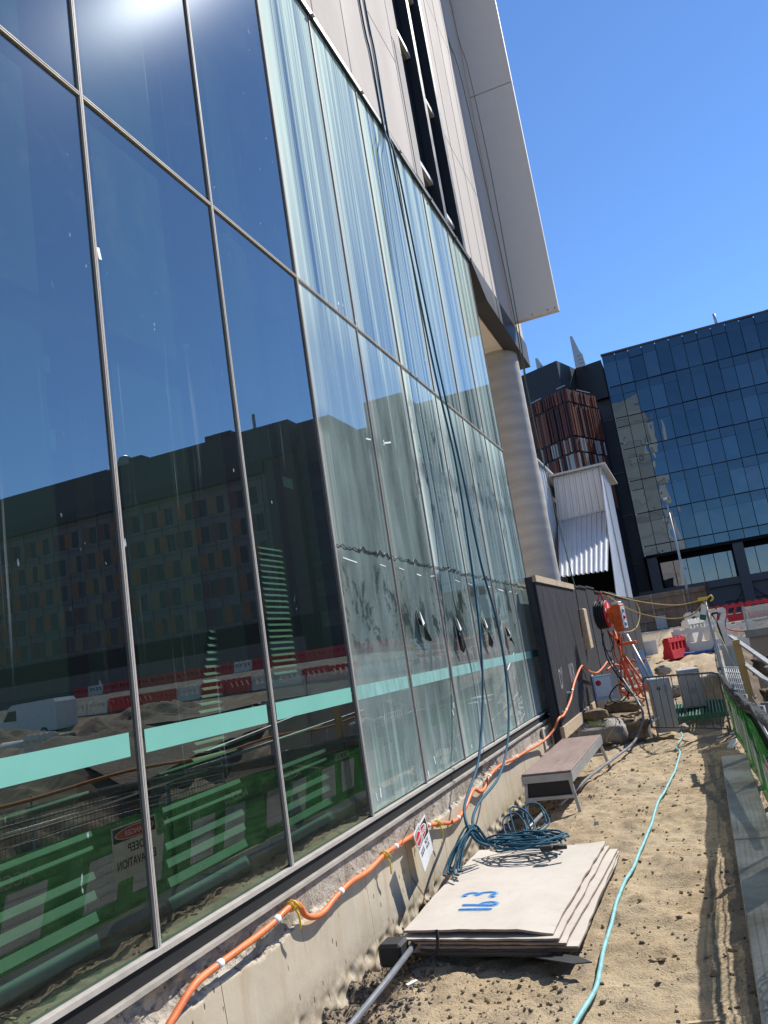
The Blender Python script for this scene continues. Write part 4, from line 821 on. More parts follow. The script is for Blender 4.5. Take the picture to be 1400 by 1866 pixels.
RBp = [(-2.36, 8.7, 14), (-2.36, 8.776, 10.171), (-2.36, 8.854, 9.407), (-2.36, 8.825, 8.28), (-2.3, 8.704, 7.938), (-2.28, 8.724, 7.487), (-2.24, 8.706, 6.075), (-2.2, 8.723, 4.821), (-2.17, 8.811, 3.768), (-2.15, 8.857, 2.743), (-2.14, 9.094, 2.056), (-2.13, 9.033, 1.439), (-2.11, 8.635, .888), (-2.1, 7.955, .555), (-2.08, 6.984, .472), (-2.04, 6.595, .379), (-1.95, 6.58, .25)]
for P, lab in ((RA, 'blue rope on the left of the pair hanging down the streaked glass'), (RBp, 'blue rope on the right of the pair hanging down the streaked glass')):
    o = obj('hanging_rope', MB().tube(spline(P, 5), .0125, 7), BLUEROPE); tag(o, lab, 'rope', 'blue ropes hanging down the facade')
for P, lab in (([(-2.415, 15, 15.35), (-2.279, 15, 13.673), (-2.2, 15, 11.454), (-2.146, 15, 9.235), (-2.128, 15, 7.824), (-2.153, 15, 6.695), (-2.114, 15, 5.036), (-2.049, 15, 3.75), (-1.996, 15, 2.813), (-1.986, 15, 2.507), (-2.05, 15.2, 1.7)], 'thin grey green rope falling past the column to the hoarding'), ([(-2.195, 15.05, 15.283), (-2.097, 15.05, 13.628), (-2.045, 15.05, 11.422), (-2.068, 15.05, 9.112), (-2.093, 15.05, 7.716), (-2.14, 15.03, 6.75)], 'thin grey green rope in front of the grey blade, ending at the column top')):
    o = obj('thin_rope', MB().tube(spline([(P[0][0]-.05, P[0][1], 24)]+P, 4), .011, 6), GREENROPE); tag(o, lab, 'rope', 'thin ropes by the column')
# coil: many irregular loops piled on the boards
random.seed(11); q = MB(); pts = []; ztopc = .190
cx, cy = -1.66, 6.64
for i in range(13):
    rx, ry = random.uniform(.17, .30), random.uniform(.08, .20); ox, oy = random.uniform(-.12, .12), random.uniform(-.1, .12); a0 = random.uniform(-.4, .4)
    for a in np.linspace(0, 2*math.pi, 15)[:-1]:
        pts.append((cx+ox+rx*math.cos(a)*math.cos(a0)-ry*math.sin(a)*math.sin(a0)+random.uniform(-.015, .015), cy+oy+rx*math.cos(a)*math.sin(a0)+ry*math.sin(a)*math.cos(a0), ztopc+.010+i*.003+.012*math.sin(a*2+i)+random.uniform(0, .02)))
RC = thing('rope_coil', 'heap of coiled blue rope on the back corner of the boards', 'rope coil', (cx, cy, .2))
obj('coil', MB().tube(spline(pts, 3), .0078, 6), BLUEROPE, RC)
q = MB()
for i in range(9):
    a = (-2.0+random.uniform(-.03, .03), 6.42+random.uniform(-.05, .05), .40+random.uniform(-.03, .03)); b = (-2.06+random.uniform(-.1, .10), 6.1+random.uniform(-.1, .12), .19)
    q.tube(spline([(a[0]+.05, a[1]+.08, a[2]-.12), a, ((a[0]+b[0])/2-.02, (a[1]+b[1])/2, .32), b, (b[0]+random.uniform(.0, .06), b[1]-.07, .185)], 3), .0078, 6)
obj('loop_bundle', q, BLUEROPE, RC)
q = MB()
for i in range(5):
    x, y = -1.9+random.uniform(-.12, .25), 6.95+random.uniform(0, .35); q.tube(spline([(x, y-.1, .20), (x-.06, y+.10, .27+random.random()*.12), (x+.05, y+.16, .28+random.random()*.1), (x+.14, y+.05, .23), (x+.1, y-.15, .20)], 4), .0078, 6)
obj('loop_bundle', q, BLUEROPE, RC)
obj('rope_clamp', MB().bbox(-1.47, -1.37, 6.33, 6.40, .205, .245, .012).tube([(-1.37, 6.36, .225), (-1.28, 6.40, .22)], .018, 8), BLACKR, RC)

# ------------------------------------------------------------------ stack of boards
random.seed(5)
def sheet(pts, z0, z1, name, m, lift=None, nseg=14):
    # pts: 4 corners ccw (front-left, front-right, back-right, back-left); a thin slab with slightly warped surface
    a, b, c, d = [Vector((*p, 0)) for p in pts]; q = MB(); n_ = nseg; top_ = []; bot = []
    for j in range(n_+1):
        for i in range(n_+1):
            u, v_ = i/n_, j/n_; p = a.lerp(b, u).lerp(d.lerp(c, u), v_); k = lift(u, v_) if lift else 0
            edge = min(u, v_, 1-u, 1-v_) == 0; jx, jy = (random.uniform(-.006, .006), random.uniform(-.006, .006)) if edge else (0, 0)
            top_.append((p.x+jx, p.y+jy, z1+k)); bot.append((p.x+jx, p.y+jy, z0+k))
    N = (n_+1)**2; q.add(top_+bot, [])
    for j in range(n_):
        for i in range(n_):
            e = j*(n_+1)+i; q.f.append((e, e+1, e+n_+2, e+n_+1)); q.m.append(0); q.sm.append(False); q.f.append((N+e, N+e+n_+1, N+e+n_+2, N+e+1)); q.m.append(1); q.sm.append(False)
    ring = [i for i in range(n_+1)]+[(j+1)*(n_+1)+n_ for j in range(n_)]+[n_*(n_+1)+n_-1-i for i in range(n_)]+[(n_-1-j)*(n_+1) for j in range(n_-1)]
    for k in range(len(ring)): e, f_ = ring[k], ring[(k+1) % len(ring)]; q.f.append((N+e, N+f_, f_, e)); q.m.append(1); q.sm.append(False)
    return obj(name, q, m)
base = [(-2.10, 4.99), (-1.12, 4.90), (-1.045, 6.86), (-2.12, 6.92)]
labs = ['bottom board of the stack, dark edged, on the ground', 'second board from the ground in the stack', 'board at mid height in the stack, sticking out right', 'fourth board from the ground in the stack, pale broken edge', 'board third from the top of the stack', 'board directly under the top board with bright front edge']
zb = hz(-1.6, 5.5)+.030
for i in range(6):
    r_ = R(random.uniform(-3.2, 1.2)); ox, oy = random.uniform(-.01, .07)+(.05 if i in (2, 3) else 0), random.uniform(-.05, .02); ctr = Vector((-1.6, 5.92))
    pt = [(ctr.x+(p[0]-ctr.x)*math.cos(r_)-(p[1]-ctr.y)*math.sin(r_)+ox, ctr.y+(p[0]-ctr.x)*math.sin(r_)+(p[1]-ctr.y)*math.cos(r_)+oy) for p in base]
    k0, k1 = random.uniform(0, .012), random.uniform(0, .018)
    o = sheet(pt, zb+i*.0215, zb+i*.0215+.012, 'wall_board', [BOARD, BOARDE], lambda u, v_: k0*u+k1*v_*math.sin(u*3)); tag(o, labs[i], 'board', 'boards stacked by the plinth')
    if i < 3: o.data.materials[1] = BOARDK  # lowest boards get a darker edge colour
ztop = zb+6*.0215+.008
lift = lambda u, v_: .012*math.sin(u*2.4)*(1-v_)-.02*max(0, u-.8)*(1-v_)*5+.035*(max(0, u-.6)**2)*v_*4+.008*math.sin(v_*5)
o = sheet([(-2.105, 5.0), (-1.15, 4.90), (-1.05, 6.84), (-2.12, 6.91)], ztop, ztop+.013, 'wall_board', [BOARD, BOARDE], lift, 18); tag(o, 'top board of the stack, dusty cream with blue sprayed number', 'board', 'boards stacked by the plinth')
zt_ = ztop+.0165
def strokes(parent, segs, r_, m, z, name):
    q = MB()
    for s_ in segs:
        P = spline([(a, b, z) for a, b in s_], 5); n_ = len(P); L_ = []; R_ = []
        for i, p in enumerate(P):
            t = (P[min(i+1, n_-1)]-P[max(i-1, 0)]).normalized(); nn = Vector((-t.y, t.x, 0))*r_*(1 if 0 < i < n_-1 else .5)
            uu, vv = (p.x+2.1)/1.0, (p.y-4.9)/1.95; zz = z+lift(uu, vv); L_.append((p.x+nn.x, p.y+nn.y, zz)); R_.append((p.x-nn.x, p.y-nn.y, zz))
        vs = L_+R_; q.add(vs+[(a, b, c-.002) for a, b, c in vs], [(n_+i, n_+i+1, i+1, i) for i in range(n_-1)]+[(2*n_+i, 2*n_+i+1, 3*n_+i+1, 3*n_+i) for i in range(n_-1)])
    return obj(name, q, m, parent)
o391 = o
# sprayed "391", tops of the digits towards the path
SEG = [[(-1.80, 5.56), (-1.74, 5.60), (-1.70, 5.55), (-1.705, 5.50), (-1.66, 5.545), (-1.60, 5.52), (-1.57, 5.46), (-1.60, 5.42), (-1.55, 5.47)], [(-1.83, 5.36), (-1.72, 5.34), (-1.62, 5.32), (-1.60, 5.345), (-1.63, 5.385), (-1.69, 5.375), (-1.70, 5.335)], [(-1.83, 5.27), (-1.72, 5.26), (-1.60, 5.245)]]
SEG[0] = [(-1.765, 5.52), (-1.78, 5.57), (-1.745, 5.615), (-1.70, 5.60), (-1.685, 5.545), (-1.66, 5.60), (-1.60, 5.61), (-1.565, 5.57), (-1.575, 5.50), (-1.55, 5.45)]
SEG[0] = [(a-.095, (b-5.53)*.75+5.545) for a, b in SEG[0]]
SEG = [[(a, b+.04) for a, b in g_] for g_ in SEG]
strokes(o391, SEG, .026, HALO, zt_-.0005+.0, 'overspray'); strokes(o391, SEG, .010, SPRAY, zt_+.002, 'lettering')
o = obj('plastic_strip', MB().tube(spline([(-1.84, 4.88, .16), (-1.83, 4.845, .11), (-1.84, 4.83, .06), (-1.88, 4.79, .02)], 4), .012, 4), BLACKR); tag(o, 'black plastic strip hanging over the front of the board stack', 'strip')
q = MB(); q.prism([(-1.25, 4.80), (-1.02, 4.70), (-.92, 4.72), (-1.0, 4.80), (-1.15, 4.86)], 'z', .02, .026); o = obj('plastic_scrap', q, BLACKR); tag(o, 'black torn scrap at the front right corner of the stack', 'scrap')
o = obj('rubber_foot', MB().bbox(-2.21, -2.06, 4.80, 4.96, -.02, .11, .018), BLACKR); tag(o, 'black rubber block at the front left corner of the stack', 'block')

# ------------------------------------------------------------------ danger tags on the conduit
def dtag(y0, x, w, h_, z, tilt, lab, swap):
    M = Matrix.Translation((x, y0, z)) @ Matrix.Rotation(R(tilt), 4, 'X'); pm_ = lambda a, b, d: M @ Vector((d, a, b))
    t_ = thing('danger_tag', lab, 'tag', (x, y0, z), 'danger tags tied to the orange conduit')
    def slab(nm, a0, a1, b0, b1, d0, d1, m_, par): return obj(nm, MB().box(d0, d1, a0, a1, b0, b1, 0, M), m_, par)
    c = slab('card', 0, w, -h_, 0, 0, .003, WHITE, t_); slab('print_block', .012, w-.012, -h_*.46, -.016, .0032, .0042, BLACKPR if not swap else STEELD, t_)
    el = [pm_(w*.42+w*.44*math.cos(a), -h_*.24+h_*.165*math.sin(a), .0052) for a in np.linspace(0, 2*math.pi, 25)[:-1]]; er = [pm_(w*.42+w*.38*math.cos(a), -h_*.24+h_*.145*math.sin(a), .0062) for a in np.linspace(0, 2*math.pi, 25)[:-1]]
    for nm, e, m_ in (('oval', el, WHITE), ('oval', er, REDPR)): obj(nm, MB().add(list(e)+[p-(M.to_3x3() @ Vector((.001, 0, 0))) for p in e], [tuple(range(24)), tuple(range(47, 23, -1))]), m_, t_)
    Rv, Uv = M.to_3x3() @ Vector((0, 1, 0)), M.to_3x3() @ Vector((0, 0, 1)); s_ = w*.19
    text('lettering', 'DANGER', pm_(w*.42, -h_*.24-s_*.36, .007), Rv, Uv, s_, WHITE, t_, .0003, 'CENTER'); text('lettering', 'DO NOT\nOPERATE', pm_(w*.5, -h_*.6, .004), Rv, Uv, w*.15, BLACKPR, t_, .0003, 'CENTER')
    obj('tie', MB().tube([pm_(w*.5, -.01, .002), pm_(w*.5, .03, -.03), (-2.33, y0+w*.5, .5)], .003, 5), BLACKR, t_)
    return t_
dtag(5.90, -2.275, .26, .29, .52, 14, 'danger tag with red oval lying over the wall, right one', False)
dtag(5.72, -2.225, .15, .31, .530, 22, 'danger tag twisted forward, left one, pale back half', True)

# ------------------------------------------------------------------ work platform
WPf = thing('work_platform', 'low work platform with worn brown plywood deck and splayed aluminium legs', 'platform', (-1.9, 10.4, 0))
DECK = mat('worn brown deck ply', (.24, .165, .135), .6, 0, .3, 2.5, (4, .6, 1), .2, 20)
obj('deck', MB().bbox(-2.10, -1.57, 8.80, 11.55, .375, .395, .004), DECK, WPf)
for a in ((-2.105, -2.075), (-1.595, -1.565)): obj('side_rail', MB().box(a[0], a[1], 8.79, 11.56, .275, .374), STEEL, WPf)
obj('end_rail', MB().box(-2.074, -1.596, 8.79, 8.82, .30, .374), STEEL, WPf); obj('end_rail', MB().box(-2.074, -1.596, 11.53, 11.56, .30, .374), STEEL, WPf)
for sx in (-1, 1):
    for y0, y1 in ((8.83, 8.80), (11.5, 11.66)):
        xa = -1.8352+sx*.235; xb = -1.8352+sx*.285; obj('leg', MB().bar((xa, y0, .295), (xb, y1, hz(xb, y1)-.005), .032), STEEL, WPf)
obj('foot_rail', MB().bar((-2.10, 8.808, .135), (-1.57, 8.808, .135), .035), STEEL, WPf); obj('foot_rail', MB().bar((-2.10, 11.62, .12), (-1.57, 11.62, .12), .03), STEEL, WPf)
obj('dark_panel', MB().box(-2.07, -1.60, 8.83, 8.845, .15, .30), BLACKM, WPf)

# ------------------------------------------------------------------ crowd barrier, cabinets, grating, mound
GATEM = mat('dull dark steel tube', (.13, .13, .13), .5, .2, .3, 9, bump=0)
GB = thing('crowd_barrier', 'low steel crowd barrier standing across the path', 'barrier', (-.45, 13.3, 0))
pa, pb = Vector((-1.06, 13.75, 0)), Vector((.07, 13.0, 0)); dv = (pb-pa); dn = dv.normalized(); zt2 = .90
def gp(t, z): p = pa.lerp(pb, t); return (p.x, p.y, z)
zg = hz(-.5, 13.4)
obj('frame', MB().tube(spline([gp(-.0, .14), gp(0, .80), gp(.012, .90), gp(.06, .935)], 4)+[gp(.5, .925)]+spline([gp(.93, .915), gp(.985, .89), gp(1, .82), gp(1, .06)], 4), .0155, 8).tube([gp(0, .16), gp(1, .10)], .0125, 8), GATEM, GB)
for i in range(1, 10): t = i/10; obj('bar', MB().tube([gp(t, .16-.06*t), gp(t, .925)], .0075, 6), GATEM, GB)
for t in (.06, .97): p = pa.lerp(pb, t); nn = Vector((dn.y, -dn.x, 0)); obj('foot', MB().bar(p+nn*.3+Vector((0, 0, .02)), p-nn*.3+Vector((0, 0, .02)), .04, .015).bar(p+Vector((0, 0, .02)), p+Vector((0, 0, .15)), .03), GATEM, GB)
def rotbox(x0, x1, y0, y1, z0, z1, rz, tx=0, b=.01, ty=0):
    M = Matrix.Translation(((x0+x1)/2, (y0+y1)/2, z0)) @ Matrix.Rotation(R(rz), 4, 'Z') @ Matrix.Rotation(R(tx), 4, 'X') @ Matrix.Rotation(R(ty), 4, 'Y'); return M, MB().bbox(-(x1-x0)/2, (x1-x0)/2, -(y1-y0)/2, (y1-y0)/2, 0, z1-z0, b, 0, M)
CB = thing('grey_cabinet', 'upright grey metal cabinet with round lock behind the crowd barrier', 'cabinet', (-.86, 14.4, 0))
M, q = rotbox(-1.04, -.70, 14.2, 14.62, .0, .86, 8); obj('body', q, CABG, CB); obj('door', MB().bbox(-.155, .155, -.222, -.211, .03, .83, .004, 0, M), CABG, CB)
obj('lock', MB().lathe([(0, 0), (.028, 0), (.028, .012), (0, .012)], 14, M @ Matrix.Translation((-.03, -.223, .70)) @ Matrix.Rotation(R(90), 4, 'X')), BLACKR, CB); obj('vent', MB().box(.05, .11, -.228, -.223, .63, .74, 0, M), STEELD, CB)
CB2 = thing('grey_cabinet', 'second grey cabinet standing on the green grating, pale label on front', 'cabinet', (-.42, 16.6, .1))
M, q = rotbox(-.62, -.24, 16.0, 16.5, .15, .84, 4); obj('body', q, CABG, CB2); obj('door', MB().bbox(-.165, .165, -.262, -.251, .03, .66, .004, 0, M), CABG, CB2); obj('label_plate', MB().box(-.07, .07, -.268, -.262, .25, .36, 0, M), STEELD, CB2)
GG = thing('green_grating', 'green grating laid on the ground under the second cabinet', 'grating', (-.35, 16, .08))
zg2 = .13
for i in range(18): x = -.85+i*.055; obj('bar', MB().box(x, x+.022, 14.95, 17.3, zg2-.03, zg2+.01), GRNGRATE, GG)
for i in range(10): y = 14.95+i*.255; obj('cross_bar', MB().box(-.86, .12, y, y+.025, zg2-.028, zg2-.004), GRNGRATE, GG)
obj('edge', MB().box(-.88, -.861, 14.93, 17.32, zg2-.05, zg2+.012).box(-.861, .135, 14.925, 14.948, zg2-.07, zg2+.012), GRNGRATE, GG)
o = obj('concrete_block', MB().bbox(-.30, .08, 17.9, 18.4, .05, .55, .03), ROCKM); tag(o, 'grey concrete block by the fence beyond the grating', 'block')
FT = relief(0, 1, 0, 1, 2, 2, lambda y, z: y)
def lump(name, c, r3, seed, m, lab, cat, n_=22, amp=.25, flat=None):
    vs = []; fs = []; k = n_
    for j in range(k//2+1):
        th = math.pi*j/(k//2)
        for i in range(k):
            ph = 2*math.pi*i/k; d = Vector((math.sin(th)*math.cos(ph), math.sin(th)*math.sin(ph), math.cos(th)))
            e = tuple(abs(c_)**.6*(1 if c_ > 0 else -1) for c_ in d); nse = 1+amp*(float(vn(d.x*2+seed, d.y*2+d.z*1.3, 1.3, seed))-.5)+amp*.5*(float(vn(d.x*5+seed, d.y*5+d.z*4, 1.3, seed+1))-.5)
            vs.append((c[0]+e[0]*r3[0]*nse, c[1]+e[1]*r3[1]*nse, c[2]+e[2]*r3[2]*nse))
    for j in range(k//2):
        for i in range(k): fs.append((j*k+i, (j+1)*k+i, (j+1)*k+(i+1) % k, j*k+(i+1) % k))
    q = MB().add(vs, fs, 0, True); o = obj(name, q, m); tag(o, lab, cat); return o
lump('footing_block', (-1.92, 14.35, .10), (.50, .72, .24), 3, ROCKM, 'rough grey concrete footing sticking out below the black hoarding', 'footing', 36, .12)
lump('earth_heap', (-1.42, 14.7, .08), (.36, .7, .24), 5, DIRTB if False else GROUND, 'sandy heap beside the rough concrete footing', 'earth heap', 32, .3)
lump('hessian_roll', (-1.95, 14.1, .415), (.24, .16, .10), 8, BROWNLOG, 'dark brown rolled bag on the concrete footing', 'bag', 26, .15)
lump('hessian_roll', (-1.55, 14.9, .42), (.34, .22, .11), 9, BROWNLOG, 'lighter brown bag behind the dark rolled one', 'bag', 26, .2)
q = MB()
for i in range(60):
    x, y = -1.85+random.gauss(0, .12), 13.72+random.gauss(0, .08); z = .30; dx, dy = random.uniform(-.08, .12), random.uniform(-.16, .02)
    q.tube([(x, y, z), (x+dx*.6, y+dy*.6, z+random.uniform(.02, .08)), (x+dx*1.3, y+dy*1.3, z+random.uniform(-.1, .05))], [.003, .002, .0006], 3)
o = obj('grass', q, GRASSM, kind='stuff'); o['label'] = 'dry grass tuft hanging over the footing'
q = MB().tube(spline([(-1.75, 13.85, .36), (-1.62, 13.7, .42), (-1.58, 13.62, .30), (-1.7, 13.55, .15), (-1.78, 13.56, .05), (-1.7, 13.5, .02)], 5), .006, 5); o = obj('cord', q, YELROPE); tag(o, 'thin tan cord trailing over the footing edge', 'cord')
lump('rock', (-1.25, 24, .45), (.25, .3, .14), 12, ROCKM, 'grey rock at the foot of the black hoarding', 'rock', 18)
lump('rock', (-.75, 19.5, .2), (.3, .35, .16), 13, ROCKM, 'tan rock beside the path beyond the cabinet', 'rock', 18)

# ------------------------------------------------------------------ cable reel, orange stand and boxes by the hoarding
CR = thing('cable_reel', 'black cable wound on a reel with red disc hanging on the hoarding', 'cable reel', (-1.66, 15.5, 2.05))
M = Matrix.Translation((-1.76, 15.55, 2.05)) @ Matrix.Rotation(R(-10), 4, 'Z') @ Matrix.Rotation(R(90), 4, 'Y')
for i in range(4): obj('cable_winding', MB().lathe([(.12, i*.045), (.25, i*.045+.004), (.265, i*.045+.02), (.25, i*.045+.04), (.12, i*.045+.044)], 26, M), BLACKR, CR)
d_ = obj('flange', MB().lathe([(0, .195), (.24, .195), (.25, .2), (.25, .215), (.24, .22), (0, .22)], 28, M), REDPR, CR)
for a in range(5): obj('slot', MB().box(-.035, .035, .07, .20, .221, .226, 0, M @ Matrix.Rotation(R(a*72+10), 4, 'Z')), WHITE, d_)
obj('hanger', MB().tube([(-1.70, 15.5, 2.28), (-1.62, 15.5, 2.48)], .01, 6).tube([(-1.58, 15.5, 2.24), (-1.61, 15.5, 2.48)], .01, 6), REDPR, CR)
OB = thing('orange_power_box', 'orange distribution box with white front hung beside the reel', 'box', (-1.35, 15.4, 1.95))
M = Matrix.Translation((-1.36, 15.4, 1.95)) @ Matrix.Rotation(R(-22), 4, 'Z') @ Matrix.Rotation(R(0), 4, 'Y')
obj('body', MB().bbox(-.09, .09, -.10, .10, -.24, .24, .012, 0, M), ORANGE2, OB); f_ = obj('front_plate', MB().box(.091, .096, -.08, .08, -.20, .20, 0, M), WHITE, OB)
for i in range(3): obj('socket', MB().lathe([(0, 0), (.035, 0), (.035, .015), (0, .015)], 12, M @ Matrix.Translation((.097, 0, -.12+i*.12)) @ Matrix.Rotation(R(90), 4, 'Y')), REDPR if i == 1 else STEELD, f_)
obj('cap', MB().bbox(-.07, .07, -.07, .07, .24, .29, .01, 0, M).bbox(-.05, .07, -.06, .06, -.29, -.24, .01, 0, M), WHITEP, OB); obj('side_box', MB().bbox(-.24, -.09, -.08, .08, -.1, .2, .01, 0, M), ORANGE2, OB)
OS = thing('orange_stand', 'orange painted steel light stand with folded legs by the hoarding', 'stand', (-1.4, 15.6, .4))
zf = .52
obj('mast', MB().tube([(-1.52, 15.6, 1.75), (-1.47, 15.6, 1.2), (-1.38, 15.6, .62)], .026, 8), ORANGE2, OS); obj('yoke', MB().bar((-1.62, 15.5, 1.72), (-1.45, 15.5, 1.50), .05).bar((-1.40, 15.5, 1.75), (-1.48, 15.5, 1.45), .05), ORANGE2, OS)
obj('shelf', MB().bbox(-1.45, -1.16, 15.42, 15.58, 1.44, 1.50, .01), ORANGE2, OS)
for (a, b) in (((-1.46, 15.6, 1.35), (-1.62, 15.5, .60)), ((-1.44, 15.6, 1.3), (-1.12, 15.5, .58)), ((-1.42, 15.6, 1.25), (-1.22, 15.4, .50)), ((-1.46, 15.6, 1.3), (-1.48, 15.3, .5))): obj('leg', MB().tube([a, b], .020, 8), ORANGE2, OS)
for (a, b) in (((-1.6, 15.5, .62), (-1.15, 15.45, .62)), ((-1.55, 15.4, .56), (-1.2, 15.4, .70)), ((-1.35, 15.5, .85), (-1.14, 15.45, .62))): obj('strut', MB().tube([a, b], .015, 6), ORANGE2, OS)
o = obj('orange_cable', MB().tube(spline([(-1.5, 15.35, 1.7), (-1.56, 15.3, 1.3), (-1.45, 15.3, .95), (-1.6, 15.3, .7), (-1.4, 15.3, .55), (-1.25, 15.3, .62), (-1.3, 15.28, .9), (-1.42, 15.3, 1.25), (-1.38, 15.3, 1.6)], 5), .016, 6).tube(spline([(-1.46, 15.25, 1.4), (-1.4, 15.2, .9), (-1.3, 15.2, .55), (-1.2, 15.2, .48), (-1.28, 15.15, .42)], 5), .016, 6), ORANGE2); tag(o, 'tangled orange cable hanging on the orange stand', 'cable')
o = obj('black_cable', MB().tube(spline([(-1.72, 15.4, 1.8), (-1.7, 15.2, 1.3), (-1.55, 15.0, .95), (-1.4, 14.9, .68), (-1.6, 14.8, .5), (-1.75, 14.9, .62), (-1.55, 14.95, .8), (-1.35, 14.8, .6)], 5), .013, 6).tube(spline([(-1.6, 15.3, 1.75), (-1.55, 15.25, 1.5), (-1.62, 15.2, 1.38), (-1.72, 15.2, 1.5), (-1.68, 15.25, 1.72)], 5), .011, 6), BLACKR); tag(o, 'loose black cable looping below the reel', 'cable')
WBX = thing('white_switch_box', 'grey white switch box with red tag leaning below the reel', 'box', (-1.85, 15.4, .75))
M, q = rotbox(-2.06, -1.66, 15.25, 15.45, .52, .98, 12, -6); obj('body', q, STEEL, WBX); obj('cover', MB().bbox(-.17, .12, -.115, -.101, .08, .42, .004, 0, M), WHITEP, WBX); obj('red_label', MB().lathe([(0, 0), (.05, 0), (.05, .003), (0, .003)], 14, M @ Matrix.Translation((-.1, -.116, .32)) @ Matrix.Rotation(R(90), 4, 'X')), REDPR, WBX); obj('pipe', MB().tube([M @ Vector((-.19, -.05, -.25)), M @ Vector((-.19, -.05, .48))], .03, 10), STEEL, WBX)
o = obj('metal_channel', MB().bar((-1.32, 17.4, 1.25), (-1.10, 17.0, .25), .22, .05), STEEL); tag(o, 'grey metal channel leaning on the hoarding beyond the stand', 'channel')
o = obj('scaffold_tube', MB().tube([(-1.33, 15.9, 1.62), (-.99, 15.0, .72)], .024, 8), STEEL); tag(o, 'grey scaffold tube leaning behind the orange stand', 'tube')
CRt = thing('white_crate', 'white slatted crate on the ground behind the orange stand', 'crate', (-1.5, 17.6, .4))
for z in (.45, .62, .80): obj('slat_or_sunband', MB().box(-1.78, -1.25, 17.4, 17.43, z, z+.10).box(-1.78, -1.25, 17.9, 17.93, z, z+.1).box(-1.78, -1.75, 17.43, 17.9, z, z+.1).box(-1.28, -1.25, 17.43, 17.9, z, z+.1), WHITEP, CRt)
obj('base', MB().box(-1.75, -1.28, 17.43, 17.9, .42, .45), WHITEP, CRt)
o = obj('orange_lead', MB().tube(spline([(-1.95, 17.0, .98), (-1.8, 17.3, 1.05), (-1.6, 17.4, .95), (-1.45, 17.35, 1.08), (-1.3, 17.3, 1.0), (-1.2, 17.3, 1.08)], 5), .022, 7), ORANGE2); tag(o, 'short orange lead running above the white crate', 'cable')
random.seed(21)
for i, (x, y, L, a_, m_, lab) in enumerate(((-1.0, 15.2, .7, 40, TIMBER, 'pine offcut lying behind the grey cabinet'), (-1.15, 16.4, .9, 70, STEEL, 'grey metal offcut beside the second pine offcut'), (-.95, 16.9, .6, 15, TIMBER, 'second pine offcut near the green grating'), (.05, 12.4, .5, 80, WHITEP, 'white plastic scrap at the fence foot by the barrier'))):
    z = hz(x, y)+.03; c_, s_ = math.cos(R(a_))*L/2, math.sin(R(a_))*L/2
    o = obj('offcut', MB().bar((x-c_, y-s_, z), (x+c_, y+s_, z+.03), .07, .03), m_); tag(o, lab, 'offcut')
for i, (x, y, L, a_, w_, m_, lab) in enumerate(((-1.98, 4.72, .07, 50, .03, WHITEP, 'white scrap on gravel beside the grey pipe end'), (-.35, 4.15, .16, 8, .02, TIMBER, 'thin wood splinter on the sand near the path edge'), (-.62, 8.9, .12, 60, .015, TIMBER, 'small twig on the sand beside the turquoise hose'), (-1.3, 8.1, .2, 100, .04, BLACKR, 'dark flat scrap on the sand before the platform'))):
    z = hz(x, y)+.008; o = obj('litter_scrap', MB().bar((x-L/2*math.cos(R(a_)), y-L/2*math.sin(R(a_)), z), (x+L/2*math.cos(R(a_)), y+L/2*math.sin(R(a_)), z+.006), w_, .006), m_); tag(o, lab, 'scrap')
# straps over the path
for P, lab in (([(-1.58, 15.5, 2.47), (-1.13, 17.5, 2.25), (-.4, 16, 2.02), (.09, 14, 2.0)], 'faded yellow strap stretched from the reel to the fence post'), ([(-1.5, 15.5, 2.38), (-1.2, 15.5, 2.10), (-.9, 15.5, 1.92), (-.45, 15, 1.78), (-.1, 14.3, 1.8), (.08, 14, 1.95)], 'tan cord sagging below the yellow strap'), ([(-1.16, 17.5, 2.27), (-1.12, 17.4, 2.0), (-1.22, 17, 1.72), (-1.42, 16.5, 1.68), (-1.55, 16, 1.9)], 'tan cord loop hanging from the yellow strap')):
    o = obj('strap', MB().tube(spline(P, 6), .011, 6), YELROPE); tag(o, lab, 'strap')

# ------------------------------------------------------------------ mesh fence with banner
FN = thing('mesh_fence', 'wire mesh fence with green access banner and grey cloth along its top', 'fence', (.2, 8, 0))
fy = np.array([1.0, 4, 6, 8, 11.5, 13.2, 16, 20]); fx = np.array([.30, .28, .26, .25, .18, .12, .15, .2]); fzt = np.array([1.12, 1.10, 1.06, .93, .80, .86, .95, 1.07]); fgr = np.array([0, 0, 0, 0, 0, 0, .06, .15])
FX = lambda y: float(np.interp(y, fy, fx)); FT_ = lambda y: float(np.interp(y, fy, fzt)); FG = lambda y: float(np.interp(y, fy, fgr))
q = MB(); yv = 1.2
while yv < 19.8: q.tube([(FX(yv)+.012, yv, FG(yv)+.02), (FX(yv)+.012, yv, FT_(yv)-.0)], .0020, 3, cap=False); yv += .05
for t in np.linspace(.02, 1, 14): q.tube([(FX(y)+.014, y, FG(y)+.03+(FT_(y)-.03-FG(y))*t) for y in np.arange(1.2, 19.9, .45)], .0022, 3, cap=False)
for zz in (.84, .90, .985, 1.03): q.tube([(FX(y)+.010, y, zz+.012*math.sin(y*1.3+zz*9)) for y in np.arange(1.2, 7.6, .3)], .0045, 5, cap=False)
o = obj('wire_mesh', q, WIRE, FN, kind='stuff')
for y in (2.0, 4.4, 6.8, 9.2, 11.6, 13.3, 15.6, 17.8, 19.8): obj('post', MB().tube([(FX(y)+.035, y, -.2), (FX(y)+.035, y, FT_(y)+.02)], .019, 8), STEELD, FN)
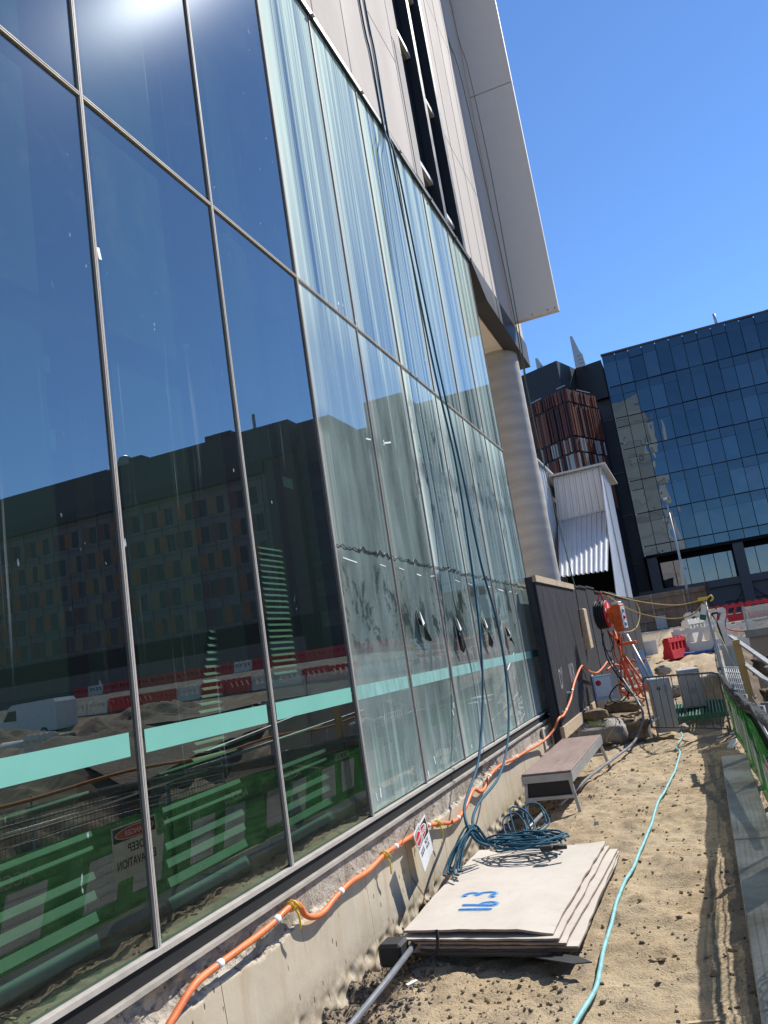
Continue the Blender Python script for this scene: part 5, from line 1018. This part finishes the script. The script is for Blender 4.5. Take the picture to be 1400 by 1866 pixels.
def ribbon(y0, y1, zf0, zf1, offx, th, step=.08, amp=.01, seed=1, bulge=0.):
    ysr = np.arange(y0, y1+1e-6, step); A_ = []; nz = 7
    for y in ysr:
        for j in range(nz):
            t = j/(nz-1); x = FX(y)+offx+amp*(float(vn(y, t*.6, 2.2, seed))-.5)*2-bulge*math.sin(math.pi*t); A_.append((x, y, zf0(y)*(1-t)+zf1(y)*t))
    n_ = len(ysr); N = len(A_); q = MB(); q.add(A_+[(a+th, b, c) for a, b, c in A_], [])
    for i in range(n_-1):
        for j in range(nz-1):
            e = i*nz+j; q.f.append((e, e+1, e+nz+1, e+nz)); q.f.append((N+e, N+e+nz, N+e+nz+1, N+e+1)); q.m += [0, 0]; q.sm += [True, True]
        for e, sgn in ((i*nz, 1), (i*nz+nz-1, -1)):
            f_ = (e, e+nz, N+e+nz, N+e); q.f.append(f_ if sgn > 0 else f_[::-1]); q.m.append(0); q.sm.append(False)
    return q
bt = lambda y: FG(y)+min(.78, FT_(y)-.14); bb = lambda y: FG(y)+.015+.03*float(vn(y, 0, 1.1, 51))
BN = obj('banner', ribbon(1.5, 13.0, bb, bt, -.012, .004, .1, .008, 3), GREENV, FN)
obj('banner', ribbon(13.3, 19.6, lambda y: bb(y)+.1, bt, -.012, .004, .1, .01, 4), GREENV, FN)
obj('shade_cloth', ribbon(5.0, 13.1, lambda y: FT_(y)-.045-.085*min(1, max(0, (y-7.2)/2)), lambda y: FT_(y)+.02, -.03, .04, .06, .006, 6, .02), FOAM, FN)
obj('shade_cloth', ribbon(13.2, 19.7, lambda y: FT_(y)-.13, lambda y: FT_(y)+.02, -.03, .04, .08, .007, 7, .02), FOAM, FN)
obj('top_rope', MB().tube([(FX(y)-.02, y, .955+.012*math.sin(y*2)) for y in np.arange(2.2, 7.6, .2)], .010, 6), WHITEP, FN)
for a in (3.55, 5.0, 6.45+.25, 7.9+.2, 9.35, 10.8, 12.2): text('lettering', 'ACCESS', (FX(a)-.032, a, .575), (0, -1, 0), (0, 0, 1), .135, PALEG, BN, .0006)
for a in (4.4, 5.85, 7.2, 8.75): text('lettering', 'MORE', (FX(a)-.032, a, .075), (0, -1, 0), (0, 0, 1), .055, PALEG, BN, .0006)
# danger sign on the fence
DS = thing('danger_sign', 'white danger deep excavation sign with red oval on the mesh fence', 'sign', (.18, 6.2, .5))
sx_ = lambda d: FX(6.2)-.045-d
obj('sign_board', MB().bbox(sx_(.004), sx_(0), 5.86, 6.47, .29, .73, .001), WHITE, DS); obj('print_block', MB().box(sx_(.0055), sx_(.0045), 5.875, 6.455, .60, .715), BLACKPR, DS)
for k_, (rw, rh, m_) in enumerate(((.27, .052, WHITE), (.256, .044, REDPR))):
    e = [(sx_(.0065+.001*k_), 6.165+rw*math.cos(a), .657+rh*math.sin(a)) for a in np.linspace(0, -2*math.pi, 29)[:-1]]; obj('oval', MB().add(e+[(x+.0008, y, z) for x, y, z in e], [tuple(range(28)), tuple(range(55, 27, -1))]), m_, DS)
text('lettering', 'DANGER', (sx_(.0085), 6.165, .633), (0, -1, 0), (0, 0, 1), .068, WHITE, DS, .0004, 'CENTER', 0, 1.1)
text('lettering', 'DEEP', (sx_(.0055), 6.165, .495), (0, -1, 0), (0, 0, 1), .100, BLACKPR, DS, .0004, 'CENTER'); text('lettering', 'EXCAVATION', (sx_(.0055), 6.165, .375), (0, -1, 0), (0, 0, 1), .105, BLACKPR, DS, .0004, 'CENTER', 0, .82)
for y in (5.90, 6.43): obj('cable_tie', MB().tube([(sx_(.004), y, .70), (FX(y)+.02, y, .74)], .004, 5), BLACKR, DS)
# orange rope line on pickets in the excavation (seen in the glass)
OR = thing('orange_rope_line', 'orange brown rope line on short pickets beyond the mesh fence', 'rope line', (2, 9, .5))
obj('rope', MB().tube([(2, y, .98+.03*math.sin(y*1.7)-.02*(y-6)) for y in np.arange(5, 16, .25)], .022, 6), mat('rusty orange rope', (.42, .16, .05), .85, 0, .5, 20), OR)
for y in np.arange(5, 16, 1.8): obj('picket', MB().tube([(2.02, y, hz(2, y)-.1), (2.02, y, 1.0-.02*(y-6))], .014, 6), STEELD, OR)

# ------------------------------------------------------------------ odds and ends at the right
FP = thing('fence_post', 'grey fence post with yellow hook and green white meter tied on', 'post', (.14, 14, 0))
obj('post', MB().tube([(.17, 14, .0), (.12, 14, 2.0)], .022, 8), STEEL, FP); obj('hook', MB().bbox(.02, .17, 13.96, 14.02, 1.99, 2.04, .008).tube(spline([(.17, 14, 2.02), (.23, 14, 2.05), (.25, 14, 1.99), (.20, 14, 1.96)], 4), .012, 6), YEL, FP)
M = Matrix.Translation((.07, 13.97, 1.82)) @ Matrix.Rotation(R(18), 4, 'Y'); mt_ = obj('meter', MB().bbox(-.045, .045, -.03, .03, -.11, .11, .008, 0, M), WHITEP, FP); obj('meter_base', MB().bbox(-.047, .047, -.032, .032, -.14, -.05, .006, 0, M), mat('dark green plastic', (.03, .13, .06), .5), mt_)
o = obj('strap', MB().bar((.10, 13.95, 2.0), (.40, 13.9, .62), .022, .006), mat('bright yellow strap', (.75, .62, .22), .7)); tag(o, 'bright yellow strap slanting down from the post hook', 'strap')
SPD = thing('spade', 'black handled shovel standing in the grey bin', 'shovel', (.24, 14.1, 1.2)); obj('shaft', MB().tube([(.29, 14.12, .9), (.235, 14.12, 1.62)], .018, 8), BLACKR, SPD); obj('handle', MB().tube([(.18, 14.12, 1.76), (.28, 14.12, 1.77)], .018, 8).tube([(.18, 14.12, 1.76), (.235, 14.12, 1.62), (.28, 14.12, 1.77)], .012, 6), BLACKR, SPD)
BN_ = thing('grey_bin', 'square grey bin behind the fence', 'bin', (.31, 14.15, .1)); obj('body', MB().prism([(.21, 14.02), (.45, 14.02), (.45, 14.3), (.21, 14.3)], 'z', -.1, 1.24), CABG, BN_); obj('rim', MB().box(.20, .46, 14.01, 14.03, 1.22, 1.26).box(.20, .46, 14.29, 14.31, 1.22, 1.26).box(.20, .22, 14.03, 14.29, 1.22, 1.26).box(.44, .46, 14.03, 14.29, 1.22, 1.26), STEEL, BN_); obj('rib', MB().box(.32, .33, 14.012, 14.02, 0, 1.2), STEELD, BN_)
o = obj('timber_post', MB().bar((.345, 11, 1.40), (.40, 11, -.6), .085), TIMBERY); tag(o, 'yellow timber post in the excavation beside the fence', 'post')
o = obj('steel_rail', MB().bar((.32, 12, 1.43), (.62, 8, 1.10), .05, .03), STEELD); tag(o, 'upper grey steel rail sloping beside the timber post', 'rail', None)
o = obj('steel_rail', MB().bar((.36, 12, 1.11), (.55, 7.5, .97), .05, .03), STEELD); tag(o, 'lower grey steel rail sloping beside the timber post', 'rail', None)
q = MB()
for i in range(12): q.tube([(.18+i*.012, 13.2, .50+i*.0), (.30+i*.012, 13.6, .95)], .004, 4)
WM = thing('white_grid_panel', 'white wire grid panel leaning behind the fence', 'grid panel', (.25, 12.6, .5))
g0, gu, gv = Vector((.20, 12.9, .35)), Vector((.20, -.3, -.02)), Vector((-.03, .25, .62))
for i in range(9): obj('wire', MB().tube([g0+gu*i/8, g0+gu*i/8+gv], .0055, 5), WHITEP, WM); obj('wire', MB().tube([g0+gv*i/8, g0+gv*i/8+gu], .0055, 5), WHITEP, WM)
FW = thing('formwork_wall', 'brown formwork wall with concrete cap and acrylic screen in the excavation', 'wall', (3, 18, 0))
for i in range(4): obj('panel', MB().bbox(.82+i*1.2, .82+(i+1)*1.2-.012, 18, 18.1, -1.2, 1.18, .004), PLYF, FW)
obj('cap', MB().bbox(.78, 5.7, 17.95, 18.3, 1.18, 1.34, .01), ROCKM, FW)
for i in range(4): obj('acrylic_sheet', MB().box(.86+i*1.2, .86+i*1.2+1.12, 18.1, 18.11, 1.34, 1.80), PERSP, FW); obj('upright', MB().box(.82+i*1.2, .855+i*1.2, 18.08, 18.13, 1.34, 1.82), STEEL, FW)
for i, (a, b, w) in enumerate((((.45, 9.5, .75), (1.4, 11.5, .55), .12), ((.5, 10.6, .45), (1.8, 12.2, .35), .10), ((.5, 8.8, .62), (1.2, 9.6, .3), .10))):
    o = obj('plank', MB().bar(a, b, w, .04), STEELD if i != 1 else TIMBER); tag(o, ['perforated grey plank sloping into the excavation', 'raw timber plank lying in the excavation', 'short grey plank nearest the fence in the excavation'][i], 'plank')
for i, (x, y, z, r_) in enumerate(((.75, 12.2, .55, .22), (1.0, 13.5, .7, .3), (.9, 15.5, .75, .3), (.62, 10.8, .35, .18), (1.5, 16.2, .8, .4))):
    lump('boulder', (x, y, z), (r_, r_*1.2, r_*.7), 20+i, ROCKM if i % 2 else DIRTB, ['tan boulder on the pit edge beside the timber post', 'grey boulder behind the grey bin', 'brown clod in front of the formwork wall', 'small grey rock under the steel rails', 'large brown clod beside the formwork wall'][i], 'boulder', 18, .4)
o = obj('red_white_tape', MB().tube(spline([(.55, 18.4, 1.75), (.45, 18.4, 1.5), (.52, 18.3, 1.38), (.85, 18.2, 1.3)], 5), .012, 5), REDPR); tag(o, 'red and white tape hanging before the red barriers', 'tape')
